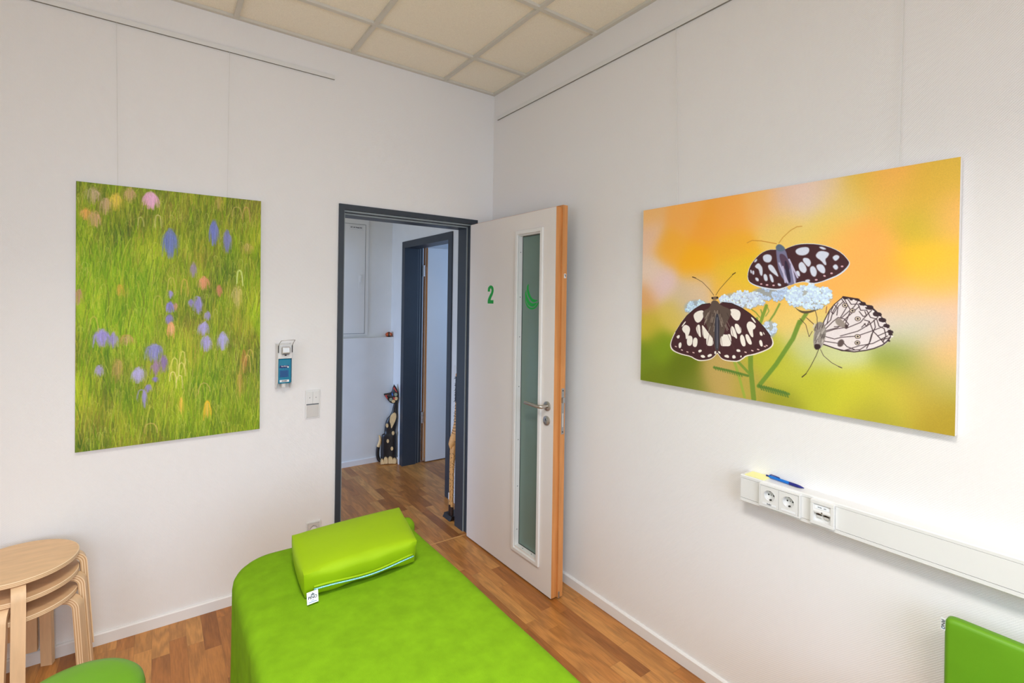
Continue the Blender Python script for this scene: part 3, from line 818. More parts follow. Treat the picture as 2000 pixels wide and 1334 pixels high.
# ------------------------------------------------------------------ door frames (anthracite steel, double rebate)
def door_frame(name, P, w0, w1, top, depth, face, face2):
    """P(u, d, z): u along the wall, d depth away from the viewer's side, z up. outline in plan, mitred head"""
    t = finish(name, bmesh.new(), M['anthracite'])
    t['kind'] = 'structure'
    bm = bmesh.new()
    # plan profile for the left jamb: (offset from the outer edge, depth)
    prof = [(0, -0.012), (face, -0.012), (face, 0.020), (face+0.012, 0.020), (face+0.012, 0.052), (face2, 0.052), (face2, depth+0.012), (0.0, depth+0.012), (0.0, depth+0.0005), (0.0185, depth+0.0005), (0.0185, -0.0005), (0, -0.0005)]
    def loops(side):
        return [[bm.verts.new(P((w0+o if side < 0 else w1-o), d, z)) for o, d in prof] for z in (0,)]
    n = len(prof)
    L0 = [bm.verts.new(P(w0+o, d, 0)) for o, d in prof]
    L1 = [bm.verts.new(P(w0+o, d, top-o)) for o, d in prof]
    R1 = [bm.verts.new(P(w1-o, d, top-o)) for o, d in prof]
    R0 = [bm.verts.new(P(w1-o, d, 0)) for o, d in prof]
    for a, c in ((L0, L1), (L1, R1), (R1, R0)):
        for i in range(n):
            bm.faces.new((a[i], c[i], c[(i+1) % n], a[(i+1) % n]))
    bm.faces.new(L0); bm.faces.new(R0)
    bmesh.ops.recalc_face_normals(bm, faces=bm.faces)
    bm.to_mesh(t.data); bm.free()
    # rubber seals in the two rebates
    for (o, d0, d1) in ((face+0.001, 0.0198, 0.0150), (face+0.013, 0.0518, 0.047)):
        bm = bmesh.new()
        wd = 0.0095
        q = [(o, d0), (o+wd, d0), (o+wd, d1), (o, d1)]
        A0 = [bm.verts.new(P(w0+a, d, 0)) for a, d in q]; A1 = [bm.verts.new(P(w0+a, d, top-a)) for a, d in q]
        B1 = [bm.verts.new(P(w1-a, d, top-a)) for a, d in q]; B0 = [bm.verts.new(P(w1-a, d, 0)) for a, d in q]
        for a, c in ((A0, A1), (A1, B1), (B1, B0)):
            for i in range(4): bm.faces.new((a[i], c[i], c[(i+1) % 4], a[(i+1) % 4]))
        bm.faces.new(A0); bm.faces.new(B0)
        finish('rubber_seal', bm, M['seal'], t)
    return t
door_frame('door_1', lambda u, d, z: (u, d, z), -1.106, -0.133, 2.200, 0.15, 0.031, 0.055)
door_frame('door_2', lambda u, d, z: (0.205-d, u, z), 0.600, 1.594, 2.203, 0.185, 0.034, 0.064)

# ------------------------------------------------------------------ door leaf (opened into the room)
HX, HY, DA = -0.204, -0.034, 0.0139
def LP(s, t, z):
    return (HX + s*math.sin(DA) + t*math.cos(DA), HY - s*math.cos(DA) + t*math.sin(DA), z)
def lbox(bm, s0, s1, t0, t1, z0, z1, skin=False, white=(2, 3)):
    v = [bm.verts.new(LP(s, t, z)) for s in (s0, s1) for t in (t0, t1) for z in (z0, z1)]
    for i, f in enumerate([(0, 1, 3, 2), (4, 6, 7, 5), (0, 4, 5, 1), (2, 3, 7, 6), (0, 2, 6, 4), (1, 5, 7, 3)]):
        fc = bm.faces.new([v[j] for j in f])
        if skin: fc.material_index = 0 if i in white else 1
leaf = thing('door_leaf', LP(0, 0.03, 0), 'open white door leaf with beech edges and a narrow frosted glass strip', 'door')
bm = bmesh.new()
GS0, GS1, GZ0, GZ1 = 0.535, 0.744, 0.165, 2.030
for (s0, s1, z0, z1) in ((0, GS0, 0.008, 2.156), (GS1, 0.868, 0.008, 2.156), (GS0, GS1, 0.008, GZ0), (GS0, GS1, GZ1, 2.156)):
    lbox(bm, s0, s1, 0, 0.038, z0, z1, True)
for (s0, s1, z0, z1) in ((0, GS0, 0.008, 2.168), (GS1, 0.880, 0.008, 2.168), (GS0, GS1, 0.008, GZ0), (GS0, GS1, GZ1, 2.168)):
    lbox(bm, s0, s1, 0.038, 0.073, z0, z1, True, (3,))
finish('door_panel', bm, [M['door_white'], M['beech']], leaf)
def ring(bm, s0, s1, z0, z1, w, t0, t1, wb=None):
    wb = wb or w
    O = [(s0, z0), (s1, z0), (s1, z1), (s0, z1)]
    I = [(s0+w, z0+wb), (s1-w, z0+wb), (s1-w, z1-wb), (s0+w, z1-wb)]
    vs_ = {}
    for nm, P_ in (('O', O), ('I', I)):
        for k_, t in ((0, t0), (1, t1)):
            vs_[nm, k_] = [bm.verts.new(LP(s, t, z)) for s, z in P_]
    for i in range(4):
        j = (i+1) % 4
        bm.faces.new((vs_['O', 0][i], vs_['O', 0][j], vs_['I', 0][j], vs_['I', 0][i]))
        bm.faces.new((vs_['O', 1][i], vs_['O', 1][j], vs_['I', 1][j], vs_['I', 1][i]))
        bm.faces.new((vs_['O', 0][i], vs_['O', 0][j], vs_['O', 1][j], vs_['O', 1][i]))
        bm.faces.new((vs_['I', 0][i], vs_['I', 0][j], vs_['I', 1][j], vs_['I', 1][i]))
bm = bmesh.new(); ring(bm, 0.517, 0.768, 0.138, 2.056, 0.0225, -0.012, 0.0005)
finish('glazing_frame', bm, M['door_trim'], leaf, bevel=0.003)
bm = bmesh.new(); ring(bm, GS0+0.0002, GS1-0.0002, GZ0+0.0002, GZ1-0.0002, 0.004, 0.0008, 0.030)
bead = finish('glazing_bead', bm, M['door_trim'], leaf)
for z in (0.26, 0.52, 0.80, 1.12, 1.42, 1.66, 1.93):
    bm = bmesh.new(); add_cyl(bm, LP(GS0+0.004, 0.016, z), LP(GS0+0.0052, 0.016, z), 0.0026, seg=10)
    finish('screw', bm, M['steel_dark'], bead)
for s in (0.60, 0.68):
    bm = bmesh.new(); add_cyl(bm, LP(s, 0.014, GZ0+0.004), LP(s, 0.014, GZ0+0.0056), 0.0026, seg=10)
    finish('screw', bm, M['steel_dark'], bead)
bm = bmesh.new(); ring(bm, 0.517, 0.768, 0.138, 2.056, 0.0225, 0.0725, 0.085)
finish('glazing_frame', bm, M['door_trim'], leaf, bevel=0.003)
bm = bmesh.new(); ring(bm, GS0+0.0045, GS1-0.0045, GZ0+0.0045, GZ1-0.0045, 0.0035, 0.0298, 0.031)
finish('glass_gasket', bm, M['dark_gap'], leaf)
bm = bmesh.new(); lbox(bm, GS0+0.004, GS1-0.004, 0.031, 0.043, GZ0+0.004, GZ1-0.004)
glass = finish('glass_pane', bm, M['glass'], leaf)
glass['label'] = 'frosted green-grey glass strip'
# banana motif on the glass: three nested crescents
def crescent(outer, inner):
    return outer + inner[::-1]
def spl(pts, n=8):
    out = []
    P_ = [Vector(p) for p in pts]
    for i in range(len(P_)-1):
        p0 = P_[max(i-1, 0)]; p1 = P_[i]; p2 = P_[i+1]; p3 = P_[min(i+2, len(P_)-1)]
        for k_ in range(n):
            t = k_/n
            out.append(tuple(0.5*((2*p1)+(-p0+p2)*t+(2*p0-5*p1+4*p2-p3)*t*t+(-p0+3*p1-3*p2+p3)*t*t*t)))
    out.append(tuple(P_[-1]))
    return out
# coordinates are in tenths of the motif width / height (0..100)
ban = [
    (spl([(24, 100), (15, 92), (13, 78), (19, 60), (31, 45), (47, 33), (66, 28), (90, 34)]), spl([(26, 100), (25, 82), (32, 66), (42, 52), (56, 42), (74, 38), (92, 36)])),
    (spl([(7, 76), (1, 62), (3, 46), (12, 30), (28, 17), (48, 11), (68, 13), (85, 24)]), spl([(9, 76), (10, 62), (18, 48), (32, 33), (48, 25), (66, 24), (85, 27)])),
    (spl([(1, 44), (1, 34), (8, 20), (21, 7), (42, 0), (64, 1), (84, 10), (100, 27)]), spl([(2, 44), (8, 29), (24, 14), (44, 7), (66, 8), (84, 19), (97, 30)])),
]
bm = bmesh.new()
for o_, i_ in ban:
    pts = crescent(o_, i_)
    add_prism(bm, pts, lambda a, c, t: LP(0.568+a*0.00128, t, 1.588+c*0.00150), 0.0309, 0.0303)
finish('banana_decal', bm, M['green_vinyl'], glass)
# the numeral 2 (condensed bold), drawn as an outline
two = spl([(0, 66), (0, 74), (3, 88), (14, 97), (24, 100), (36, 97), (46, 88), (49, 74), (47, 60), (40, 46), (31, 33), (25, 21)], 6) + [(24.5, 19), (49, 19), (49, 0), (0, 0)] \
    + spl([(0, 12), (2, 22), (8, 34), (17, 47), (26, 58), (31, 68), (31, 76), (28, 82), (24, 84), (21, 81), (19, 76), (18.5, 66)], 6)
bm = bmesh.new()
add_prism(bm, two, lambda a, c, t: LP(0.219+a*0.00132, t, 1.617+c*0.00118), 0.0, -0.0007)
num = finish('room_number_decal', bm, M['green_vinyl'], leaf)
num['label'] = 'green numeral 2'
# handles on both faces
def leaf_handle(sg, t0):
    bm = bmesh.new()
    T = lambda t: t0 + sg*t
    add_cyl(bm, LP(0.818, T(0), 1.055), LP(0.818, T(0.007), 1.055), 0.0265, 0.0262, 36)
    add_cyl(bm, LP(0.818, T(0.007), 1.055), LP(0.818, T(0.0085), 1.055), 0.0262, 0.0235, 36)
    rose = finish('handle_rose', bm, M['steel'], leaf, smooth=0.6)
    bm = bmesh.new()
    add_tube(bm, [LP(0.818, T(0.008), 1.055), LP(0.818, T(0.036), 1.055), LP(0.817, T(0.046), 1.055), LP(0.811, T(0.0525), 1.055), LP(0.800, T(0.0545), 1.055), LP(0.685, T(0.0545), 1.058)], [0.0108, 0.0106, 0.0102, 0.0100, 0.0098, 0.0098], 18)
    h_ = finish('door_handle', bm, M['steel'], leaf, smooth=0.7)
    h_['label'] = 'brushed steel lever handle'
    bm = bmesh.new()
    add_cyl(bm, LP(0.815, T(0), 0.974), LP(0.815, T(0.007), 0.974), 0.0265, 0.0262, 36)
    add_cyl(bm, LP(0.815, T(0.007), 0.974), LP(0.815, T(0.0085), 0.974), 0.0262, 0.0235, 36)
    esc = finish('key_escutcheon', bm, M['steel'], leaf, smooth=0.6)
    bm = bmesh.new()
    add_cyl(bm, LP(0.815, T(0.008), 0.980), LP(0.815, T(0.0105), 0.980), 0.0085, seg=24)
    lbox(bm, 0.810, 0.820, T(0.008), T(0.0105), 0.957, 0.978)
    cyl_ = finish('lock_cylinder', bm, M['zinc'], esc)
    bm = bmesh.new()
    lbox(bm, 0.814, 0.816, T(0.0103), T(0.0109), 0.975, 0.985)
    add_cyl(bm, LP(0.815, T(0.0103), 0.983), LP(0.815, T(0.0109), 0.983), 0.003, seg=12)
    finish('keyhole', bm, M['steel_dark'], esc)
leaf_handle(-1, 0.0)
leaf_handle(1, 0.073)
bm = bmesh.new(); lbox(bm, 0.8799, 0.8812, 0.046, 0.066, 0.905, 1.158)
lp = finish('lock_plate', bm, M['zinc'], leaf, bevel=0.0004)
lp['label'] = 'galvanised lock forend'
bm = bmesh.new(); add_prism(bm, [(0.048, 1.078), (0.064, 1.078), (0.064, 1.108), (0.048, 1.108)], lambda a, c, t: LP(t, a, c), 0.8811, 0.890)
finish('latch_bolt', bm, M['zinc'], lp, bevel=0.002)
for z in (0.918, 1.145):
    bm = bmesh.new(); add_cyl(bm, LP(0.8811, 0.056, z), LP(0.8818, 0.056, z), 0.004, seg=14)
    finish('screw', bm, M['steel_dark'], lp)
bm = bmesh.new(); lbox(bm, 0.8811, 0.8815, 0.053, 0.059, 0.945, 1.02)
finish('embossed_strip', bm, M['plastic_grey'], lp)
bm = bmesh.new(); lbox(bm, 0.8799, 0.8804, 0.052, 0.0675, 1.766, 1.790)
st = finish('edge_sticker', bm, M['label'], leaf)
st['label'] = 'tiny white sticker with a dark mark on the door edge'
bm = bmesh.new()
add_prism(bm, [(0.055, 1.786), (0.0645, 1.786), (0.0652, 1.776), (0.060, 1.7695), (0.057, 1.7685), (0.060, 1.775), (0.0605, 1.781), (0.055, 1.782)], lambda a, c, t: LP(t, a, c), 0.8804, 0.8807)
finish('sticker_mark', bm, M['ink'], st)
bm = bmesh.new(); lbox(bm, 0.866, 0.8815, 0.040, 0.052, 0.004, 0.040); 
finish('drop_seal', bm, M['zinc'], leaf, bevel=0.001)

# second leaf, standing open in the next room
leaf2 = thing('door_leaf', (0.27, 1.55, 0), 'white door leaf of the opposite room, seen standing open through the corridor', 'door')
bm = bmesh.new()
def b2(x0, x1, y0, y1, z0, z1):
    v = [bm.verts.new((x, y, z)) for x in (x0, x1) for y in (y0, y1) for z in (z0, z1)]
    for i, f in enumerate([(0, 1, 3, 2), (4, 6, 7, 5), (0, 4, 5, 1), (2, 3, 7, 6), (0, 2, 6, 4), (1, 5, 7, 3)]):
        fc = bm.faces.new([v[j] for j in f]); fc.material_index = 0 if i in (2, 3) else 1
b2(0.255, 1.10, 1.520, 1.558, 0.008, 2.160)
b2(0.243, 1.11, 1.558, 1.592, 0.008, 2.172)
finish('door_panel', bm, [M['white'], M['beech']], leaf2)
for z0 in (0.395, 1.87):
    bm = bmesh.new()
    add_cyl(bm, (0.226, 1.548, z0), (0.226, 1.548, z0+0.035), 0.011, seg=16)
    add_cyl(bm, (0.226, 1.548, z0+0.037), (0.226, 1.548, z0+0.075), 0.0105, seg=16)
    add_cyl(bm, (0.226, 1.548, z0+0.077), (0.226, 1.548, z0+0.112), 0.011, seg=16)
    add_box(bm, 0.226, 0.2545, 1.546, 1.551, z0+0.01, z0+0.10)
    hg = finish('hinge', bm, M['alu'], leaf2)
bm = bmesh.new(); add_box(bm, 0.2535, 0.257, 1.533, 1.545, 0.004, 0.04)
finish('drop_seal', bm, M['zinc'], leaf2)

# ------------------------------------------------------------------ canvas prints
class Paint:
    """small raster in canvas millimetres, used to colour the vertices of the printed sheet"""
    def __init__(s, w, h, res):
        s.w, s.h, s.res = w, h, res
        s.nx, s.ny = int(round(w/res))+1, int(round(h/res))+1
        s.xs = np.linspace(0, w, s.nx); s.ys = np.linspace(0, h, s.ny)
        s.c = np.zeros((s.ny, s.nx, 3))
    def win(s, x0, x1, y0, y1):
        i0 = max(0, int((x0)/s.res)-1); i1 = min(s.nx, int(x1/s.res)+3)
        j0 = max(0, int((y0)/s.res)-1); j1 = min(s.ny, int(y1/s.res)+3)
        if i0 >= i1 or j0 >= j1: return None
        return i0, i1, j0, j1
    def put(s, w, a, col):
        i0, i1, j0, j1 = w
        a = a[..., None]
        s.c[j0:j1, i0:i1] = s.c[j0:j1, i0:i1]*(1-a) + np.array(col, float)*a
    def poly(s, pts, col, soft=0, alpha=1.0):
        P_ = np.array(pts, float)
        for _ in range(2 if len(P_) < 16 else 1):      # round the corners of the outline
            Q_ = np.roll(P_, -1, 0)
            P_ = np.stack([P_*0.75+Q_*0.25, P_*0.25+Q_*0.75], 1).reshape(-1, 2)
        w = s.win(P_[:, 0].min()-2, P_[:, 0].max()+2, P_[:, 1].min()-2, P_[:, 1].max()+2)
        if not w: return
        i0, i1, j0, j1 = w
        acc = np.zeros((j1-j0, i1-i0)); K = 3
        for ox in range(K):
            for oy in range(K):
                X = s.xs[i0:i1][None, :] + (ox/K-0.33)*s.res; Y = s.ys[j0:j1][:, None] + (oy/K-0.33)*s.res
                ins = np.zeros((j1-j0, i1-i0), bool)
                n = len(P_)
                for k_ in range(n):
                    x1_, y1_ = P_[k_]; x2_, y2_ = P_[(k_+1) % n]
                    if y1_ == y2_: continue
                    c_ = ((y1_ > Y) != (y2_ > Y)) & (X < (x2_-x1_)*(Y-y1_)/(y2_-y1_)+x1_)
                    ins ^= c_
                acc += ins
        a = acc/(K*K)
        for _ in range(int(soft)*2):
            b_ = np.pad(a, 1, mode='edge')
            a = (b_[:-2, 1:-1]+b_[2:, 1:-1]+b_[1:-1, :-2]+b_[1:-1, 2:]+4*b_[1:-1, 1:-1])/8
        s.put(w, a*alpha, col)
    def stroke(s, pts, width, col, alpha=1.0, soft=1.0):
        P_ = np.array(pts, float); r = width/2+s.res*soft
        w = s.win(P_[:, 0].min()-r, P_[:, 0].max()+r, P_[:, 1].min()-r, P_[:, 1].max()+r)
        if not w: return
        i0, i1, j0, j1 = w
        X = s.xs[i0:i1][None, :]; Y = s.ys[j0:j1][:, None]
        d = np.full((j1-j0, i1-i0), 1e9)
        for (x1_, y1_), (x2_, y2_) in zip(P_[:-1], P_[1:]):
            vx, vy = x2_-x1_, y2_-y1_; L2 = vx*vx+vy*vy+1e-9
            t = np.clip(((X-x1_)*vx+(Y-y1_)*vy)/L2, 0, 1)
            d = np.minimum(d, np.hypot(X-x1_-t*vx, Y-y1_-t*vy))
        s.put(w, np.clip((width/2-d)/(s.res*soft)+0.5, 0, 1)*alpha, col)
    def ellipse(s, cx, cy, rx, ry, ang, col, alpha=1.0, soft=0.12):
        r = max(rx, ry)*1.1+s.res
        w = s.win(cx-r, cx+r, cy-r, cy+r)
        if not w: return
        i0, i1, j0, j1 = w
        X = s.xs[i0:i1][None, :]-cx; Y = s.ys[j0:j1][:, None]-cy
        ca, sa = math.cos(ang), math.sin(ang)
        q = np.sqrt(((X*ca+Y*sa)/rx)**2+((-X*sa+Y*ca)/ry)**2)
        s.put(w, np.clip((1-q)/soft+0.5, 0, 1)*alpha, col)

def paint_butterflies():
    p = Paint(1150, 831, 1.3)
    # soft out-of-focus meadow
    G = np.array([(x, y) for x, y, *_ in BUTTERFLY_GROUND], float); Cc = np.array([c[2:] for c in BUTTERFLY_GROUND], float)
    X, Y = np.meshgrid(p.xs[::8], p.ys[::8])
    num_ = np.zeros(X.shape+(3,)); den = np.zeros(X.shape)
    for (x, y), c in zip(G, Cc):
        w = np.exp(-((X-x)**2+(Y-y)**2)/(2*46.0**2)) + 1e-6/(1+((X-x)**2+(Y-y)**2)/1e4)
        num_ += w[..., None]*c; den += w
    small = num_/den[..., None]
    # bilinear upsample
    fx = np.clip(np.arange(p.nx)/8, 0, small.shape[1]-1.001); fy = np.clip(np.arange(p.ny)/8, 0, small.shape[0]-1.001)
    ix = fx.astype(int); iy = fy.astype(int); ax = (fx-ix)[None, :, None]; ay = (fy-iy)[:, None, None]
    p.c = (small[iy][:, ix]*(1-ax)+small[iy][:, ix+1]*ax)*(1-ay) + (small[iy+1][:, ix]*(1-ax)+small[iy+1][:, ix+1]*ax)*ay
    rng = np.random.RandomState(5)
    def petals(cx, cy, rx, ry, n, pr, seed, col):
        r_ = np.random.RandomState(seed)
        p.ellipse(cx, cy, rx*0.92, ry*0.86, 0, [z*0.80 for z in col], 0.8, 0.35)
        spots_ = sorted([(r_.uniform(0, 2*math.pi), math.sqrt(r_.uniform(0, 1))) for k_ in range(max(8, int(n*0.62)))], key=lambda q: math.sin(q[0])*q[1])
        for a, q in spots_:
            x = cx+rx*0.94*q*math.cos(a); y = cy+ry*0.9*q*math.sin(a)
            npet = 5; ph = r_.uniform(0, 6.28); sq = r_.uniform(0.55, 0.95)
            for m_ in range(npet):
                t = ph+m_*2*math.pi/npet+r_.uniform(-.12, .12)
                v = r_.uniform(0.93, 1.10)
                c_ = [min(250, z*v) for z in col]
                px, py = x+pr*0.60*math.cos(t), y+pr*0.60*sq*math.sin(t)
                p.ellipse(px+0.4, py+1.5, pr*0.50, pr*0.42, t, [z*0.66 for z in col], 0.5)
                p.ellipse(px, py, pr*0.48, pr*0.40, t, c_, 1.0)
                p.ellipse(px-pr*.08, py-pr*.1, pr*0.26, pr*0.2, t, [min(255, z*1.06) for z in c_], 0.6, 0.5)
            if r_.uniform() < 0.55:
                p.ellipse(x, y, pr*0.20, pr*0.15, 0, (206, 176, 130), 0.9)
                p.ellipse(x+1, y+1, pr*0.08, pr*0.07, 0, (120, 80, 60), 0.8)
    for kind, col, pts, w in BUTTERFLY_ART[:NSTEM]:
        (p.poly(pts, col, w) if kind == 'p' else p.stroke(pts, max(w*0.72, 1.6), col, 0.9, 2.4))
    for c in FLOWER_CLUSTERS: petals(*c)
    for kind, col, pts, w in BUTTERFLY_ART[NSTEM:]:
        if kind == 'p':
            p.poly(pts, col, w)
            if col == (70, 38, 42):      # powdery scales on the dark wings
                P_ = np.array(pts); x0, y0 = P_.min(0); x1, y1 = P_.max(0)
        else:
            p.stroke(pts, max(w, 1.6), col, 0.95)
    p.c *= (1+rng.normal(0, 0.018, p.c.shape[:2]))[..., None]
    return p

def paint_meadow():
    p = Paint(768, 1233, 1.5)
    rng = np.random.RandomState(11)
    W_, H_ = 768, 1233
    # ground: broad soft patches of olive, lime and yellow green
    X, Y = np.meshgrid(p.xs[::8], p.ys[::8])
    num_ = np.zeros(X.shape+(3,)); den = np.full(X.shape, 1e-6)
    pal = [(84, 112, 20), (150, 188, 14), (192, 208, 40), (98, 130, 24), (66, 92, 22), (176, 178, 44), (126, 166, 10), (150, 138, 52), (120, 110, 40)]
    for k_ in range(260):
        x, y = rng.uniform(0, W_), rng.uniform(0, H_)
        c = np.array(pal[rng.randint(len(pal))], float)
        if y < 180: c = c*0.5+np.array([110, 112, 42])*0.5
        if y > 1130: c = c*0.6+np.array([88, 104, 24])*0.4
        if x < 330 and 320 < y < 780: c = c*0.4+np.array([134, 186, 18])*0.6
        if x > 420 and 850 < y < 1100: c = c*0.5+np.array([72, 106, 30])*0.5
        w = np.exp(-((X-x)**2/(2*34.0**2)+(Y-y)**2/(2*46.0**2)))
        num_ += w[..., None]*c; den += w
    small = num_/den[..., None]
    fx = np.clip(np.arange(p.nx)/8, 0, small.shape[1]-1.001); fy = np.clip(np.arange(p.ny)/8, 0, small.shape[0]-1.001)
    ix = fx.astype(int); iy = fy.astype(int); ax = (fx-ix)[None, :, None]; ay = (fy-iy)[:, None, None]
    p.c = (small[iy][:, ix]*(1-ax)+small[iy][:, ix+1]*ax)*(1-ay) + (small[iy+1][:, ix]*(1-ax)+small[iy+1][:, ix+1]*ax)*ay
    # blades of grass, smeared upwards by the camera movement
    blade = [(70, 110, 12), (186, 214, 30), (214, 222, 66), (112, 160, 10), (56, 88, 16), (204, 190, 56), (160, 206, 16), (120, 104, 36), (226, 226, 112), (92, 140, 6), (196, 196, 40)]
    for k_ in range(8200):
        x, y = rng.uniform(-10, W_+10), rng.uniform(-20, H_+60)
        L_b = rng.uniform(35, 130); lean = rng.normal(0.03, 0.10); cur = rng.normal(0, 0.12)
        c = np.array(blade[rng.randint(len(blade))], float)
        here = p.c[min(p.ny-1, max(0, int(y/p.res))), min(p.nx-1, max(0, int(x/p.res)))]
        c = c*0.66+here*0.34
        pts = [(x+L_b*(lean*t+cur*t*t), y-L_b*t) for t in (0, .3, .6, .85, 1.0)]
        p.stroke(pts, rng.uniform(1.2, 4.0), c, rng.uniform(0.18, 0.68), 1.8)
    # faint arches left by seed heads
    for k_ in range(1500):
        x, y = rng.uniform(0, W_), rng.uniform(0, H_)
        w_ = rng.uniform(3, 10); h_ = rng.uniform(12, 46); sk = rng.uniform(-.5, .5)
        c = [(206, 208, 96), (214, 190, 104), (190, 206, 60), (200, 158, 84), (160, 150, 60), (224, 220, 140)][rng.randint(6)]
        pts = [(x-w_, y+h_*rng.uniform(.1, .9)), (x-w_*0.9, y+h_*.1), (x-w_*.5, y-h_*.18), (x+sk*2, y-h_*.26), (x+w_*.5, y-h_*.18), (x+w_*.9, y+h_*.15), (x+w_, y+h_*rng.uniform(.2, 1))]
        p.stroke(pts, rng.uniform(1.0, 2.0), c, rng.uniform(0.15, 0.5), 1.5)
    # blossoms: fountains of thin strands
    for (cx, cy, rx, ry, col, n) in MEADOW_BLOOMS:
        p.ellipse(cx, cy-ry*0.20, rx*0.85, ry*0.75, 0, [z*.8+30 for z in col], 0.22, 1.5)
        rx *= 1.12; ry *= 1.12
        for k_ in range(int(n*2.1)):
            u = rng.uniform(-1, 1); dep = rng.uniform(0, 1)
            ax_ = cx+u*rx*0.72*(0.6+0.4*dep); ay_ = cy-ry*(1.0-0.55*u*u)*rng.uniform(0.55, 1.0)
            dr = ry*rng.uniform(0.25, 1.1)
            v = rng.uniform(0.78, 1.28); g = rng.uniform(0.05, .42)
            c = [min(250, z*v*(1-g)+205*g) for z in col]
            sd_ = 1 if u > 0 else -1
            spread = rx*rng.uniform(0.10, 0.30)
            pts = [(cx+u*rx*0.35, cy+ry*rng.uniform(.1, .8)), (ax_-sd_*spread*.8, ay_+dr*.35), (ax_-sd_*spread*.35, ay_+dr*.06), (ax_, ay_), (ax_+sd_*spread*.4, ay_+dr*.08), (ax_+sd_*spread*.8, ay_+dr*.4), (ax_+sd_*spread, ay_+dr)]
            p.stroke(pts, rng.uniform(1.2, 3.0), c, rng.uniform(0.18, 0.52), 1.9)
    for (cx, cy, rx, ry, col, wd) in MEADOW_ARCS:
        for rep in range(3):
            j = rng.normal(0, 2.2, 3); f = rng.uniform(0.8, 1.05)
            pts = [(cx-rx*f+j[0], cy+ry*rng.uniform(.4, 1)), (cx-rx*.95*f+j[0], cy), (cx-rx*.6*f+j[1], cy-ry*.75), (cx+j[1], cy-ry*f), (cx+rx*.6*f+j[1], cy-ry*.75), (cx+rx*.95*f+j[2], cy), (cx+rx*f+j[2], cy+ry*rng.uniform(.4, 1))]
            p.stroke(pts, wd*rng.uniform(.25, .55), col, 0.55, 2)
    p.c *= (1+rng.normal(0, 0.03, p.c.shape[:2]))[..., None]
    return p

def canvas(p, name, label, place, wires):
    """place(u, v, d): u mm from the left edge, v mm below the top edge, d m in front of the wall"""
    t = thing(name, place(p.w/2, p.h, 0.012), label, 'picture')
    # wooden stretcher with wrapped canvas
    bm = bmesh.new()
    c8 = [[bm.verts.new(place(u, v, d)) for (u, v) in ((0, 0), (p.w, 0), (p.w, p.h), (0, p.h))] for d in (0.003, 0.0245)]
    for q in range(4): bm.faces.new((c8[0][q], c8[0][(q+1) % 4], c8[1][(q+1) % 4], c8[1][q]))
    bm.faces.new(c8[0]); bm.faces.new(c8[1])
    finish('canvas_stretcher', bm, M['canvas_edge'], t, bevel=0.0008)
    me = bpy.data.meshes.new('print')
    nx, ny = p.nx, p.ny
    o0 = np.array(place(0, 0, 0.0248)); ex = (np.array(place(p.w, 0, 0.0248))-o0)/p.w; ey = (np.array(place(0, p.h, 0.0248))-o0)/p.h
    U, V_ = np.meshgrid(p.xs, p.ys)
    co = o0[None, None, :]+U[..., None]*ex+V_[..., None]*ey
    me.vertices.add(nx*ny); me.vertices.foreach_set('co', co.reshape(-1).astype(np.float32))
    I = (np.arange(ny-1)[:, None]*nx+np.arange(nx-1)[None, :])
    quads = np.stack([I, I+nx, I+nx+1, I+1], -1).reshape(-1, 4)
    nf = len(quads)
    me.loops.add(nf*4); me.loops.foreach_set('vertex_index', quads.reshape(-1).astype(np.int32))
    me.polygons.add(nf); me.polygons.foreach_set('loop_start', np.arange(0, nf*4, 4, dtype=np.int32))
    me.update(); me.validate()
    col = np.clip(p.c, 0, 255)/255
    l = np.where(col <= 0.04045, col/12.92, ((col+0.055)/1.055)**2.4)
    rgba = np.concatenate([l, np.ones(l.shape[:2]+(1,))], -1)
    at = me.color_attributes.new('paint', 'FLOAT_COLOR', 'POINT')
    at.data.foreach_set('color', rgba.reshape(-1).astype(np.float32))
    me.materials.append(M['print'])
    o = bpy.data.objects.new('print', me); COL.objects.link(o)
    o.parent = t; o.matrix_parent_inverse = WORLD[t.name].inverted()
    for a, c in wires:
        bm = bmesh.new(); add_tube(bm, [a, c], 0.0010, 6)
        finish('hanging_wire', bm, M['nylon'], t)
    return t

M['print'] = attr_mat('matt_canvas_print', 'paint', 1.10, 0.6, 0.12, 0.3)
def placeL(u, v, d):
    dx = (u-384)/1000; dz = (616.5-v)/1000; k_ = 0.0068
    return (-1.9121+dx-k_*dz, -d, 1.5375+dz+k_*dx)
def placeR(u, v, d):
    dy = -(u-575.2)/1000; dz = (415.5-v)/1000; k_ = 0.0049
    return (-d, -1.9247+dy-k_*dz, 1.6699+dz+k_*dy)
canvas(paint_meadow(), 'canvas_print', 'upright canvas print of blurred green meadow with purple flowers', placeL,
       [((-2.164, -0.006, 2.925), (-2.150, -0.016, 2.150)), ((-1.690, -0.006, 2.925), (-1.693, -0.016, 2.150))])
canvas(paint_butterflies(), 'canvas_print', 'wide orange canvas print of three black and white butterflies on white blossom', placeR,
       [((-0.006, -1.506, 2.920), (-0.016, -1.535, 2.075)), ((-0.006, -2.360, 2.920), (-0.016, -2.354, 2.075))])

